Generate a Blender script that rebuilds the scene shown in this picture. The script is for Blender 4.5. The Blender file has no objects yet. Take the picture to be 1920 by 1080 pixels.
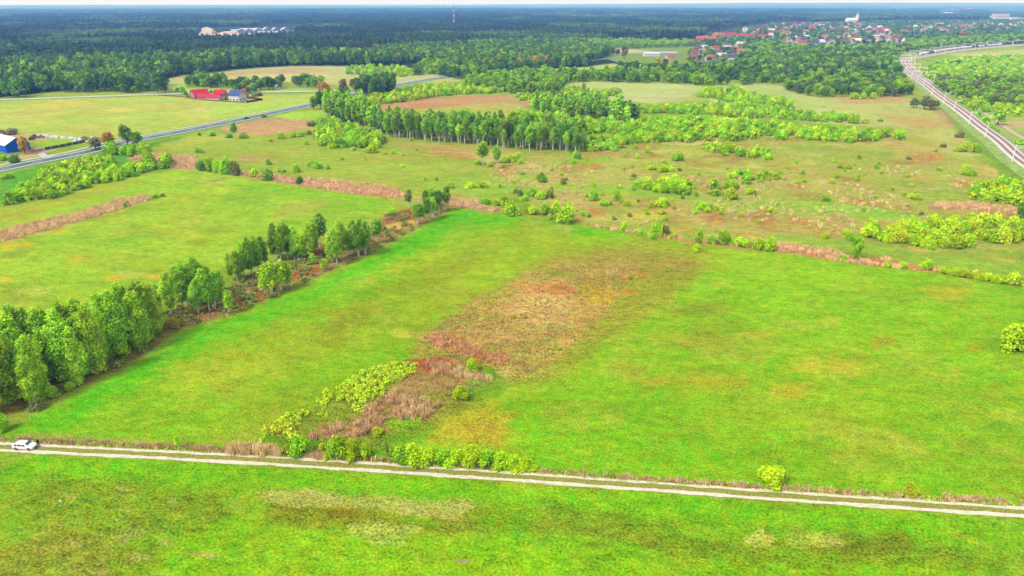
import bpy, bmesh, math, random
import numpy as np
from mathutils import Vector, Matrix

scene = bpy.context.scene
R = math.radians

# ------------------------------------------------------------------ camera
CAM_H = 77.0
PITCH = R(22.7)
FPX = 1280.0                       # focal length in pixels of the 1920 px wide photograph
cam_data = bpy.data.cameras.new("camera")
cam_data.sensor_width = 36.0
cam_data.lens = 36.0 * FPX / 1920.0
cam_data.clip_start = 1.0
cam_data.clip_end = 90000.0
cam = bpy.data.objects.new("camera", cam_data)
scene.collection.objects.link(cam)
cam.location = (0, 0, CAM_H)
cam.rotation_euler = (math.pi / 2 - PITCH, 0, 0)
scene.camera = cam

# ------------------------------------------------------------------ world, sun, exposure
SUN_EL, SUN_AZ = R(52), R(-125)     # azimuth measured from +Y towards +X: behind and left of the camera
world = bpy.data.worlds.new("World")
scene.world = world
world.use_nodes = True
wn, wl = world.node_tree.nodes, world.node_tree.links
wn.clear()
w_out = wn.new("ShaderNodeOutputWorld")
w_bg = wn.new("ShaderNodeBackground")
w_sky = wn.new("ShaderNodeTexSky")
w_sky.sky_type = 'NISHITA'
w_sky.sun_disc = False
w_sky.sun_elevation = SUN_EL
w_sky.sun_rotation = SUN_AZ
w_sky.air_density = 1.0
w_sky.dust_density = 3.0
w_sky.ozone_density = 0.6
w_bg.inputs['Strength'].default_value = 0.08
wl.new(w_sky.outputs[0], w_bg.inputs[0])
w_cl = wn.new("ShaderNodeBackground")           # even white cloud cover over the blue sky
w_cl.inputs['Color'].default_value = (1.0, 0.985, 0.96, 1)
w_cl.inputs['Strength'].default_value = 0.52
w_add = wn.new("ShaderNodeAddShader")
wl.new(w_bg.outputs[0], w_add.inputs[0])
wl.new(w_cl.outputs[0], w_add.inputs[1])
wl.new(w_add.outputs[0], w_out.inputs[0])

sun_data = bpy.data.lights.new("sun", 'SUN')
sun_data.energy = 2.5
sun_data.angle = R(10)
sun_data.color = (1.0, 0.95, 0.86)
sun = bpy.data.objects.new("sun", sun_data)
scene.collection.objects.link(sun)
sdir = Vector((math.sin(SUN_AZ) * math.cos(SUN_EL), math.cos(SUN_AZ) * math.cos(SUN_EL), math.sin(SUN_EL)))
sun.rotation_euler = sdir.to_track_quat('Z', 'Y').to_euler()
sun.location = (0, 0, 300)

scene.view_settings.view_transform = 'Standard'
scene.view_settings.look = 'None'
scene.view_settings.exposure = 0.62
scene.view_settings.gamma = 1.0
scene.view_settings.use_curve_mapping = False
scene.render.engine = 'CYCLES'
scene.cycles.use_denoising = True
scene.cycles.max_bounces = 5
scene.cycles.diffuse_bounces = 2
scene.cycles.glossy_bounces = 2
scene.cycles.transmission_bounces = 2
scene.cycles.volume_bounces = 0
scene.cycles.transparent_max_bounces = 4
scene.cycles.caustics_reflective = False
scene.cycles.caustics_refractive = False

# ------------------------------------------------------------------ survey: photo pixel -> point on the flat plain
SP, CP = math.sin(PITCH), math.cos(PITCH)

def G(px, py, z=0.0):
    X, Y = (px - 960) / FPX, (540 - py) / FPX
    dy, dz = CP + SP * Y, -SP + CP * Y
    t = (CAM_H - z) / -dz
    return (X * t, dy * t)

def depth_at(py):
    return CAM_H / (SP + CP * (py - 540) / FPX)

def GN_(px, py):                    # same for arrays
    X, Y = (px - 960) / FPX, (540 - py) / FPX
    dy, dz = CP + SP * Y, -SP + CP * Y
    t = CAM_H / -dz
    return X * t, dy * t

def proj(x, y, z=0.0):              # plain -> photo pixel, arrays
    zz = z - CAM_H
    f = y * CP - zz * SP
    u = y * SP + zz * CP
    f = np.where(f < 1, 1, f)
    return 960 + FPX * x / f, 540 - FPX * u / f

def size_at(px, py, w, h):          # pixel size of an upright thing standing at (px,py) -> metres
    d = depth_at(py)
    ang = PITCH + math.atan((py - 540) / FPX)
    W = w * d / FPX
    # seen from above the crown's depth adds to its height in the picture
    return W, max(.55 * W, (h * d / FPX - .48 * W * math.sin(ang)) / math.cos(ang))

# ------------------------------------------------------------------ numpy noise
def _hash(ix, iy, seed):
    h = (ix.astype(np.int64) * 374761393 + iy.astype(np.int64) * 668265263 + seed * 2147483647) & 0xffffffff
    h = ((h ^ (h >> 13)) * 1274126177) & 0xffffffff
    h = h ^ (h >> 16)
    return (h & 0xffff) / 65535.0

def vnoise(x, y, seed=0):
    ix, iy = np.floor(x), np.floor(y)
    fx, fy = x - ix, y - iy
    fx, fy = fx * fx * (3 - 2 * fx), fy * fy * (3 - 2 * fy)
    a, b = _hash(ix, iy, seed), _hash(ix + 1, iy, seed)
    c, d = _hash(ix, iy + 1, seed), _hash(ix + 1, iy + 1, seed)
    return (a * (1 - fx) + b * fx) * (1 - fy) + (c * (1 - fx) + d * fx) * fy

def fbm(x, y, seed=0, octs=4):
    s, a, t = 0.0, 0.5, 0.0
    for k in range(octs):
        s = s + a * vnoise(x * 2 ** k + 17.3 * k, y * 2 ** k - 9.1 * k, seed + k)
        t += a
        a *= 0.5
    return s / t                    # 0..1

def lin(c):
    c = np.asarray(c, float) / 255.0
    return np.where(c <= 0.04045, c / 12.92, ((c + 0.055) / 1.055) ** 2.4)

K_ALB = 0.55
def alb(c, k=K_ALB):                # seen colour (0..255) -> base colour
    v = lin(c) * k
    return (float(v[0]), float(v[1]), float(v[2]), 1.0)

def inside(px, py, poly):
    n = len(poly)
    res = np.zeros(px.shape, bool)
    j = n - 1
    for i in range(n):
        xi, yi = poly[i]
        xj, yj = poly[j]
        c = ((yi > py) != (yj > py)) & (px < (xj - xi) * (py - yi) / ((yj - yi) or 1e-9) + xi)
        res ^= c
        j = i
    return res

def seg_dist(px, py, ax, ay, bx, by):
    dx, dy = bx - ax, by - ay
    L = dx * dx + dy * dy or 1e-9
    t = np.clip(((px - ax) * dx + (py - ay) * dy) / L, 0, 1)
    return np.hypot(px - ax - t * dx, py - ay - t * dy), t

# ------------------------------------------------------------------ object helpers
COL = scene.collection

def mesh_obj(name, verts, faces, mat, parent=None, smooth=False, mats=None, midx=None):
    me = bpy.data.meshes.new(name)
    me.from_pydata([tuple(v) for v in verts], [], [tuple(f) for f in faces])
    for m in (mats or [mat]):
        me.materials.append(m)
    if midx is not None:
        me.polygons.foreach_set('material_index', midx)
    if smooth:
        me.polygons.foreach_set('use_smooth', [True] * len(me.polygons))
    o = bpy.data.objects.new(name, me)
    COL.objects.link(o)
    if parent is not None:
        o.parent = parent
    return o

def np_mesh(name, verts, faces, mats, attrs=None, midx=None, smooth=False):
    """verts (N,3), faces (M,4) arrays -> mesh"""
    me = bpy.data.meshes.new(name)
    nv, (nf, k) = len(verts), faces.shape
    me.vertices.add(nv)
    me.vertices.foreach_set('co', np.ascontiguousarray(verts, np.float32).ravel())
    me.loops.add(nf * k)
    me.polygons.add(nf)
    me.polygons.foreach_set('loop_start', np.arange(0, nf * k, k, dtype=np.int32))
    me.polygons.foreach_set('vertices', np.ascontiguousarray(faces, np.int32).ravel())
    for m in mats:
        me.materials.append(m)
    if midx is not None:
        me.polygons.foreach_set('material_index', np.ascontiguousarray(midx, np.int32))
    if smooth:
        me.polygons.foreach_set('use_smooth', np.ones(nf, bool))
    me.update(calc_edges=True)
    for nm, (typ, dom, arr) in (attrs or {}).items():
        a = me.attributes.new(nm, typ, dom)
        key = {'FLOAT': 'value', 'FLOAT_VECTOR': 'vector', 'FLOAT_COLOR': 'color'}[typ]
        a.data.foreach_set(key, np.ascontiguousarray(arr, np.float32).ravel())
    return me

def tag(o, label=None, cat=None, group=None, kind=None):
    if label:
        o['label'] = label
    if cat:
        o['category'] = cat
    if group:
        o['group'] = group
    if kind:
        o['kind'] = kind
    return o

def empty(name, loc, rz=0.0, s=None):
    o = bpy.data.objects.new(name, None)
    o.empty_display_size = 0.5
    COL.objects.link(o)
    o.location = loc
    o.rotation_euler = (0, 0, rz)
    if s is not None:
        o.scale = s
    return o

class MB:
    """collects boxes, tubes and polygons into ONE mesh"""
    def __init__(self):
        self.v, self.f = [], []
    def add(self, vs, fs):
        n = len(self.v)
        self.v += [tuple(v) for v in vs]
        self.f += [tuple(i + n for i in f) for f in fs]
        return self
    def box(self, c, s, rz=0.0):
        x, y, z = s[0] / 2, s[1] / 2, s[2] / 2
        cr, sr = math.cos(rz), math.sin(rz)
        vs = []
        for dz in (-z, z):
            for dx, dy in ((-x, -y), (x, -y), (x, y), (-x, y)):
                vs.append((c[0] + dx * cr - dy * sr, c[1] + dx * sr + dy * cr, c[2] + dz))
        return self.add(vs, [(0, 3, 2, 1), (4, 5, 6, 7), (0, 1, 5, 4), (1, 2, 6, 5), (2, 3, 7, 6), (3, 0, 4, 7)])
    def tube(self, pts, rad, n=6):
        rings = []
        P = [Vector(p) for p in pts]
        if not hasattr(rad, '__len__'):
            rad = [rad] * len(P)
        for i, p in enumerate(P):
            d = (P[min(i + 1, len(P) - 1)] - P[max(i - 1, 0)]).normalized()
            a = d.cross(Vector((0.3, 1, 0.1))).normalized()
            b = d.cross(a)
            rings.append([p + (a * math.cos(2 * math.pi * k / n) + b * math.sin(2 * math.pi * k / n)) * rad[i] for k in range(n)])
        vs = [v for r in rings for v in r]
        fs = []
        for i in range(len(P) - 1):
            for k in range(n):
                fs.append((i * n + k, i * n + (k + 1) % n, (i + 1) * n + (k + 1) % n, (i + 1) * n + k))
        fs.append(tuple(range(n))[::-1])
        fs.append(tuple((len(P) - 1) * n + k for k in range(n)))
        return self.add(vs, fs)
    def build(self, name, mat, parent=None, smooth=False):
        return mesh_obj(name, self.v, self.f, mat, parent, smooth)

def mat_new(name, rough=0.8, spec=0.2):
    m = bpy.data.materials.new(name)
    m.use_nodes = True
    b = m.node_tree.nodes['Principled BSDF']
    b.inputs['Roughness'].default_value = rough
    b.inputs['Specular IOR Level'].default_value = spec
    return m, m.node_tree.nodes, m.node_tree.links, b

def noisy_mat(name, c, rough=0.8, scale=2.0, amount=0.25, spec=0.2, obj_color=False, metal=0.0):
    """base colour broken up by two world-size noises"""
    m, n, l, b = mat_new(name, rough, spec)
    tc = n.new('ShaderNodeTexCoord')
    t1 = n.new('ShaderNodeTexNoise')
    t1.inputs['Scale'].default_value = scale
    t1.inputs['Detail'].default_value = 5
    l.new(tc.outputs['Object'], t1.inputs['Vector'])
    mr = n.new('ShaderNodeMapRange')
    mr.inputs['From Min'].default_value = 0.3
    mr.inputs['From Max'].default_value = 0.7
    mr.inputs['To Min'].default_value = 1 - amount
    mr.inputs['To Max'].default_value = 1 + amount
    l.new(t1.outputs['Fac'], mr.inputs['Value'])
    mx = n.new('ShaderNodeVectorMath')
    mx.operation = 'SCALE'
    if obj_color:
        oi = n.new('ShaderNodeObjectInfo')
        l.new(oi.outputs['Color'], mx.inputs[0])
    else:
        mx.inputs[0].default_value = c[:3]
    l.new(mr.outputs[0], mx.inputs['Scale'])
    l.new(mx.outputs[0], b.inputs['Base Color'])
    b.inputs['Metallic'].default_value = metal
    return m
# ================================================================== GROUND
def smooth_path(pts, step=6.0):
    """Catmull-Rom through world points, resampled"""
    P = [np.array(p, float) for p in pts]
    P = [2 * P[0] - P[1]] + P + [2 * P[-1] - P[-2]]
    out = []
    for i in range(1, len(P) - 2):
        p0, p1, p2, p3 = P[i - 1], P[i], P[i + 1], P[i + 2]
        n = max(2, int(np.linalg.norm(p2 - p1) / step))
        for k in range(n):
            t = k / n
            out.append(0.5 * ((2 * p1) + (-p0 + p2) * t + (2 * p0 - 5 * p1 + 4 * p2 - p3) * t * t + (-p0 + 3 * p1 - 3 * p2 + p3) * t ** 3))
    out.append(P[-2])
    return np.array(out)

TRACK_PX = [(-220, 829), (0, 838), (480, 862.5), (960, 893.5), (1440, 928), (1920, 960.5), (2200, 979)]
HWY_PX = [(-260, 369), (-110, 340), (0, 318.5), (60, 306), (162, 286), (225, 269.5), (270, 260.5), (375, 240.5), (475, 220), (577, 198.5), (630, 186.5), (690, 172), (745, 160), (795, 151), (850, 143), (960, 131), (1050, 121), (1130, 110), (1180, 103)]
SIDE_PX = [(-200, 193), (0, 187), (100, 183.5), (200, 180), (290, 177), (380, 174), (480, 172.5), (560, 171.5), (620, 169.5), (680, 166), (735, 160)]
RAIL_PX = [(2050, 391), (1920, 308), (1875, 268.5), (1840, 242), (1800, 210), (1765, 185), (1727, 155), (1697, 135), (1683, 121), (1688, 112.5), (1712, 107.5), (1748, 101), (1790, 94.5), (1840, 89.5), (1880, 86.5), (1920, 84), (2080, 78)]
TRACK = smooth_path([G(*p) for p in TRACK_PX], 4)
HWY = smooth_path([G(*p) for p in HWY_PX], 8)
SIDE = smooth_path([G(*p) for p in SIDE_PX], 8)
RAIL = smooth_path([G(*p) for p in RAIL_PX], 6)

# polar sheet: spacing grows with distance
dep = np.concatenate([np.arange(48.0, 12.0, -0.13), np.arange(12.0, 1.0, -0.055), np.arange(1.0, 0.16, -0.03)])
rad = np.concatenate([[0.5, 15, 35, 52, 62], CAM_H / np.tan(np.radians(dep)), [30000.0]])
azf = np.arange(-40.0, 40.01, 0.115)
azc = np.concatenate([np.arange(-180.0, -40.0, 4.0), azf, np.arange(40.4, 180.0, 4.0)])
NA, NR = len(azc), len(rad)
AZ, RR = np.meshgrid(np.radians(azc), rad)
gx, gy = (np.sin(AZ) * RR).ravel(), (np.cos(AZ) * RR).ravel()
PX, PY = proj(gx, gy)
behind = gy < 20
PX = np.where(behind, -9999, PX)
PY = np.where(behind, 3000, PY)
# ragged edges for the patches
WX = (fbm(PX / 34, PY / 15, 3) - 0.5) * 2 + (vnoise(PX / 7, PY / 4, 9) - 0.5) * 0.6
WY = (fbm(PX / 34 + 50, PY / 15, 5) - 0.5) * 2 + (vnoise(PX / 7 + 9, PY / 4, 11) - 0.5) * 0.6
scalepx = np.clip((PY - 5) / 500, 0.03, 1.6)

C = np.zeros((len(gx), 3))
T = np.full(len(gx), 0.35)          # tuftiness
rnd1 = fbm(gx / 38, gy / 38, 21)
rnd2 = fbm(gx / 9, gy / 9, 22)
rnd3 = fbm(gx / 110, gy / 70, 23)

def mixc(a, b, t):
    return a * (1 - t[:, None]) + b * t[:, None]

def c_(c):
    return lin(c) * K_ALB

# base meadow: yellow green with olive and tan clouds
C[:] = mixc(np.broadcast_to(c_((132, 178, 52)), C.shape), np.broadcast_to(c_((165, 188, 78)), C.shape), np.clip((rnd1 - 0.35) * 3, 0, 1))

def paint(c, poly=None, ell=None, line=None, soft=6.0, warp=8.0, k=1.0, tuft=None, mottle=0.0, mseed=0):
    """blend colour c in over a surveyed polygon / ellipse (x,y,rx,ry) / line ((pts), half width)"""
    global C, T
    wx, wy = PX + WX * warp * 1.6, PY + WY * warp * 0.8
    if ell is not None:
        x, y, rx, ry = ell
        d = (np.hypot((wx - x) / rx, (wy - y) / ry) - 1) * min(rx, ry)
        a = np.clip(0.5 - d / soft, 0, 1)
    elif line is not None:
        pts, hw = line
        d = np.full(PX.shape, 1e9)
        for (ax, ay), (bx, by) in zip(pts[:-1], pts[1:]):
            dd, t = seg_dist(wx, wy, ax, ay, bx, by)
            d = np.minimum(d, dd)
        a = np.clip(0.5 - (d - hw) / soft, 0, 1)
    else:
        xs, ys = [p[0] for p in poly], [p[1] for p in poly]
        m = (wx > min(xs) - soft) & (wx < max(xs) + soft) & (wy > min(ys) - soft) & (wy < max(ys) + soft)
        a = np.zeros(PX.shape)
        if m.any():
            sx, sy = wx[m], wy[m]
            d = np.full(sx.shape, 1e9)
            for (ax, ay), (bx, by) in zip(poly, poly[1:] + poly[:1]):
                dd, t = seg_dist(sx, sy, ax, ay, bx, by)
                d = np.minimum(d, dd)
            ins = inside(sx, sy, poly)
            a[m] = np.clip(0.5 + np.where(ins, d, -d) / soft, 0, 1)
    a = a * a * (3 - 2 * a) * k
    if mottle:
        n = fbm(gx / 7 + mseed * 31, gy / 7, 40 + mseed)
        a = a * np.clip(1 - mottle + mottle * 2.2 * np.clip((n - 0.38) * 4, 0, 1), 0, 1)
    C = mixc(C, np.broadcast_to(c_(c), C.shape), np.clip(a, 0, 1))
    if tuft is not None:
        T = T * (1 - a) + tuft * a

def cloud(poly, c1, c2, scale, seed, thr=0.45, gain=4, k=0.7, soft=10, warp=6):
    """patchy second colour inside a polygon, world-size clouds"""
    global C
    n = fbm(gx / scale, gy / scale, seed)
    a = np.clip((n - thr) * gain, 0, 1) * k
    wx, wy = PX + WX * warp, PY + WY * warp * .5
    m = inside(wx, wy, poly)
    t = np.where(m, a, 0)
    n2 = fbm(gx / scale * 2.3, gy / scale * 2.3, seed + 7)
    cc = mixc(np.broadcast_to(c_(c1), C.shape), np.broadcast_to(c_(c2), C.shape), np.clip((n2 - .35) * 3, 0, 1))
    C = C * (1 - t[:, None]) + cc * t[:, None]

# --- far country: forest floor
FAR = [(-800, 130), (0, 183), (300, 150), (480, 128), (690, 124), (960, 140), (1300, 125), (1440, 100), (1680, 92), (1920, 80), (2800, 70), (2800, 0), (-800, 0)]
paint((52, 74, 50), poly=FAR, soft=4, warp=1)
paint((60, 92, 60), poly=[(-800, 60), (2800, 45), (2800, 0), (-800, 0)], soft=6, warp=2)
# town ground
paint((150, 150, 130), poly=[(1290, 118), (1290, 90), (1320, 66), (1440, 44), (1700, 38), (2100, 40), (2100, 76), (1700, 84), (1540, 88), (1440, 74), (1390, 116)], soft=4, warp=2, k=.8)
paint((120, 150, 75), poly=[(1290, 118), (1290, 90), (1320, 66), (1440, 44), (1700, 38), (2100, 40), (2100, 76), (1700, 84), (1540, 88), (1440, 74), (1390, 116)], soft=4, warp=2, k=.9, mottle=.8)
paint((130, 165, 80), poly=[(1085, 90), (1200, 84), (1300, 84), (1300, 120), (1160, 118), (1110, 100)], soft=3, warp=1)
# fields among the woods
paint((196, 200, 140), poly=[(300, 152), (340, 141), (480, 127), (560, 122), (690, 125), (840, 142), (870, 152), (760, 158), (640, 160), (480, 150), (420, 148)], soft=3, warp=2)
paint((206, 176, 150), poly=[(330, 147), (400, 140), (500, 131), (560, 127), (640, 131), (600, 137), (480, 139), (400, 145)], soft=3, warp=2, k=.85)
paint((222, 214, 140), poly=[(400, 146), (480, 140), (610, 138), (640, 146), (560, 152), (470, 150)], soft=3, warp=2, k=.6)
paint((188, 205, 120), poly=[(305, 165), (300, 155), (345, 150), (350, 165), (480, 168), (600, 166), (560, 170), (350, 172)], soft=3, warp=1)
paint((178, 205, 110), poly=[(1000, 136), (1010, 130), (1090, 126), (1150, 119), (1165, 122), (1140, 130), (1060, 137)], soft=2, warp=1)
paint((205, 190, 165), poly=[(1100, 84), (1215, 95), (1240, 98), (1180, 100), (1140, 96)], soft=2, warp=1)
paint((190, 208, 140), poly=[(1056, 156), (1080, 152), (1310, 158), (1320, 166), (1290, 182), (1225, 196), (1180, 192), (1130, 186), (1170, 172), (1150, 168), (1060, 164)], soft=4, warp=3, tuft=.2)
paint((206, 200, 150), ell=(1240, 184, 70, 8), soft=6, warp=4, k=.6)
paint((190, 205, 135), poly=[(1310, 166), (1400, 156), (1465, 160), (1490, 176), (1560, 186), (1700, 182), (1740, 200), (1700, 240), (1500, 228), (1330, 190)], soft=5, warp=3)
paint((172, 200, 112), poly=[(1405, 165), (1470, 168), (1500, 190), (1560, 200), (1500, 210), (1420, 185)], soft=6, warp=3, k=.8)
# left meadow beyond the highway
paint((178, 206, 96), poly=[(-600, 260), (-600, 200), (0, 190), (150, 184), (290, 181), (480, 178), (600, 176), (590, 188), (480, 212), (270, 252), (160, 268), (60, 262), (0, 262)], soft=4, warp=2, tuft=.25)
cloud([(-600, 260), (-600, 200), (0, 190), (290, 181), (480, 178), (590, 186), (480, 212), (270, 252), (60, 262)], (222, 214, 112), (205, 190, 110), 28, 61, thr=.5, k=.75)
paint((226, 205, 105), poly=[(40, 205), (60, 196), (120, 190), (200, 193), (190, 199), (100, 206)], soft=5, warp=5, k=.7)
paint((228, 214, 118), ell=(225, 204, 30, 3), soft=4, warp=4, k=.7)
paint((232, 224, 150), ell=(400, 208, 45, 4), soft=5, warp=4, k=.6)
paint((165, 212, 90), poly=[(380, 195), (480, 188), (580, 184), (575, 196), (480, 212), (400, 224)], soft=8, warp=4, k=.7)
paint((196, 186, 130), poly=[(0, 246), (28, 244), (60, 252), (110, 262), (60, 268), (0, 262)], soft=4, warp=3, k=.8)
paint((222, 190, 165), poly=[(0, 300), (10, 292), (40, 290), (90, 280), (84, 272), (120, 276), (60, 296), (20, 306)], soft=3, warp=2, k=.8)
paint((150, 200, 66), poly=[(60, 270), (85, 262), (150, 262), (140, 272), (85, 279)], soft=3, warp=2)
paint((226, 196, 172), poly=[(50, 276), (85, 278), (70, 288), (46, 287)], soft=2, warp=1)
# verge between highway and bushes
paint((86, 172, 44), poly=[(0, 330), (165, 292), (270, 270), (470, 230), (560, 210), (580, 206), (560, 218), (430, 240), (280, 275), (230, 310), (60, 350), (0, 372)], soft=5, warp=3)
paint((80, 175, 55), poly=[(0, 345), (60, 330), (130, 312), (170, 330), (60, 372), (0, 384)], soft=6, warp=4)
# field C: upper left, between bushes and reed strip
paint((158, 205, 62), poly=[(-500, 480), (0, 398), (100, 368), (200, 342), (330, 318), (375, 316), (480, 336), (560, 348), (740, 372), (740, 395), (700, 410), (600, 440), (480, 480), (300, 545), (200, 580), (0, 620), (-500, 800)], soft=5, warp=2, tuft=.3)
cloud([(0, 398), (200, 342), (330, 318), (480, 336), (740, 372), (740, 395), (600, 440), (300, 545), (0, 620)], (186, 200, 70), (140, 172, 52), 14, 71, thr=.46, k=.7)
cloud([(0, 398), (200, 342), (330, 318), (480, 336), (740, 372), (740, 395), (600, 440), (300, 545), (0, 620)], (116, 192, 46), (150, 205, 60), 19, 75, thr=.47, k=.75)
paint((190, 184, 70), poly=[(0, 400), (100, 370), (200, 345), (260, 335), (240, 350), (120, 385), (0, 425)], soft=8, warp=6, k=.55)
paint((112, 200, 40), poly=[(380, 330), (480, 345), (640, 362), (740, 378), (700, 400), (560, 372), (420, 345)], soft=8, warp=6, k=.6)
paint((190, 190, 96), poly=[(530, 380), (600, 372), (630, 378), (600, 392), (540, 410), (500, 412)], soft=8, warp=6, k=.6)
for e in ((30, 458, 26, 5), (8, 466, 14, 4), (110, 433, 16, 4), (12, 524, 14, 6), (300, 520, 26, 7), (215, 520, 24, 6), (45, 455, 10, 4), (150, 486, 25, 4)):
    paint((222, 200, 60), ell=e, soft=4, warp=4, k=.8)
for e in ((350, 418, 20, 4), (225, 430, 12, 3), (250, 515, 30, 8), (60, 545, 40, 6), (400, 340, 25, 4)):
    paint((205, 215, 110), ell=e, soft=6, warp=6, k=.6)
# reed strip in field C
REED_STRIP = [(-60, 447), (-60, 478), (0, 456), (60, 440), (120, 425), (180, 407), (240, 388), (286, 374), (280, 366), (235, 371), (190, 385), (130, 403), (70, 416), (0, 432)]
paint((206, 170, 128), poly=REED_STRIP, soft=3, warp=2, tuft=.9)
paint((186, 150, 96), poly=[(285, 376), (330, 358), (335, 360), (292, 374)], soft=3, warp=3, k=.7)
paint((176, 150, 88), poly=[(385, 342), (420, 333), (426, 336), (400, 343)], soft=3, warp=3, k=.8)
# ditch band with dry reeds
DITCH = [(236, 297), (275, 288), (330, 290), (372, 292), (372, 312), (440, 318), (500, 326), (560, 334), (640, 338), (750, 355), (765, 372), (800, 372), (850, 371), (900, 374), (905, 386), (940, 392), (938, 402), (860, 390), (760, 372), (735, 372), (640, 361), (560, 348), (480, 334), (370, 318), (325, 316), (300, 312), (270, 304)]
paint((214, 160, 132), poly=DITCH, soft=3, warp=2, tuft=.9)
# middle meadow
MID = [(290, 290), (500, 255), (600, 285), (720, 262), (1100, 290), (1200, 262), (1700, 262), (1840, 300), (1920, 360), (1920, 530), (1560, 480), (1200, 435), (1000, 400), (850, 385), (760, 360), (560, 335), (380, 310)]
MIDL = [(290, 290), (375, 245), (480, 225), (600, 215), (600, 285), (720, 275), (900, 290), (960, 340), (950, 395), (850, 372), (740, 352), (560, 330), (380, 300)]
paint((158, 188, 72), poly=MIDL, soft=6, warp=6)
cloud(MIDL, (184, 192, 84), (200, 180, 90), 20, 77, thr=.46, k=.7)
paint((198, 204, 92), poly=[(300, 268), (375, 255), (470, 250), (460, 258), (380, 270), (300, 278)], soft=6, warp=6, k=.6)
paint((214, 166, 140), poly=[(470, 222), (560, 215), (590, 228), (590, 240), (480, 255), (430, 248), (410, 240), (425, 228)], soft=4, warp=4, k=.85, tuft=.8)
paint((190, 140, 100), poly=[(570, 205), (610, 202), (625, 212), (590, 215)], soft=3, warp=3, k=.8)
paint((206, 165, 120), poly=[(440, 292), (500, 290), (524, 296), (500, 305), (450, 302)], soft=4, warp=4, k=.7)
paint((160, 214, 72), poly=[(510, 215), (600, 205), (640, 215), (620, 225), (540, 224)], soft=5, warp=3)
RIGHTM = [(720, 262), (1100, 290), (1110, 262), (1700, 250), (1740, 200), (1840, 300), (1920, 355), (1920, 470), (1560, 470), (1200, 430), (1000, 395), (960, 340), (900, 300)]
paint((176, 188, 88), poly=RIGHTM, soft=8, warp=8, tuft=.6)
cloud(RIGHTM, (216, 180, 128), (202, 178, 108), 30, 81, thr=.43, gain=4, k=.55)
cloud(RIGHTM, (158, 188, 74), (132, 184, 66), 22, 85, thr=.5, gain=5, k=.6)
cloud(RIGHTM, (190, 124, 84), (186, 140, 92), 16, 89, thr=.55, gain=6, k=.5)
cloud(RIGHTM, (222, 212, 150), (206, 196, 120), 12, 93, thr=.6, gain=7, k=.6)
paint((212, 176, 110), poly=[(720, 266), (860, 272), (890, 290), (760, 285)], soft=6, warp=6, k=.5, mottle=.4)
paint((206, 140, 100), poly=[(790, 285), (880, 288), (900, 302), (830, 296)], soft=5, warp=5, k=.6)
for p, c, k in (
    ([(1085, 286), (1140, 282), (1160, 292), (1120, 300), (1075, 300)], (212, 140, 105), .8),
    ([(1060, 297), (1145, 293), (1150, 306), (1110, 311), (1060, 305)], (128, 196, 60), .9),
    ([(1050, 310), (1130, 308), (1125, 318), (1060, 318)], (205, 120, 76), .7),
    ([(985, 318), (1035, 314), (1020, 324), (985, 324)], (226, 200, 160), .8),
    ([(1030, 328), (1090, 330), (1105, 346), (1050, 346), (1025, 338)], (224, 172, 140), .75),
    ([(960, 330), (1010, 322), (1005, 336), (965, 345)], (140, 205, 62), .8),
    ([(1100, 318), (1200, 320), (1180, 352), (1110, 350)], (196, 196, 120), .6),
    ([(1110, 392), (1140, 390), (1138, 400), (1112, 400)], (206, 96, 60), .8),
    ([(1170, 400), (1240, 398), (1250, 412), (1180, 416)], (222, 206, 90), .8),
    ([(1325, 400), (1360, 396), (1350, 415), (1322, 420)], (200, 112, 76), .7),
    ([(1405, 400), (1440, 395), (1460, 425), (1420, 430)], (196, 112, 82), .6),
    ([(1255, 425), (1310, 427), (1305, 436), (1260, 436)], (228, 170, 82), .75),
    ([(1395, 435), (1420, 440), (1410, 450), (1390, 446)], (230, 186, 96), .6),
    ([(1135, 418), (1180, 422), (1170, 430), (1130, 426)], (228, 184, 96), .6),
    ([(1270, 412), (1350, 414), (1340, 424), (1275, 424)], (214, 190, 110), .5),
    ([(1700, 290), (1760, 290), (1770, 303), (1710, 302)], (205, 118, 84), .6),
    ([(1590, 372), (1640, 376), (1660, 388), (1600, 384)], (208, 120, 78), .65),
    ([(1705, 332), (1760, 334), (1750, 342), (1700, 340)], (226, 170, 96), .7),
    ([(1790, 336), (1825, 335), (1820, 348), (1792, 346)], (216, 130, 60), .7),
    ([(1740, 380), (1810, 378), (1900, 390), (1905, 405), (1800, 395), (1730, 392)], (212, 160, 130), .8),
    ([(1480, 408), (1540, 412), (1530, 424), (1482, 420)], (214, 140, 82), .7),
    ([(1700, 455), (1750, 460), (1750, 474), (1715, 474)], (236, 204, 100), .8),
    ([(1860, 480), (1900, 485), (1895, 492), (1865, 490)], (230, 210, 100), .7),
    ([(1520, 425), (1575, 428), (1570, 445), (1525, 442)], (206, 160, 80), .7),
):
    c = tuple(.82 * q + .18 * r for q, r in zip(c, (186, 176, 92)))
    paint(c, poly=p, soft=6, warp=7, k=k * .8, tuft=.8)
# smooth greener bands
for p in ([(1040, 342), (1180, 350), (1320, 370), (1500, 376), (1700, 395), (1700, 412), (1540, 402), (1390, 385), (1190, 366), (1040, 355)],
          [(1450, 440), (1600, 452), (1700, 470), (1800, 482), (1920, 500), (1920, 520), (1780, 500), (1600, 470), (1460, 455)],
          [(840, 330), (960, 345), (1000, 362), (900, 372), (800, 350)]):
    paint((140, 196, 72), poly=p, soft=8, warp=5, k=.75, tuft=.3)
paint((122, 200, 62), poly=[(1560, 382), (1640, 390), (1720, 400), (1690, 410), (1600, 404), (1500, 396)], soft=8, warp=5, k=.7)
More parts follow.
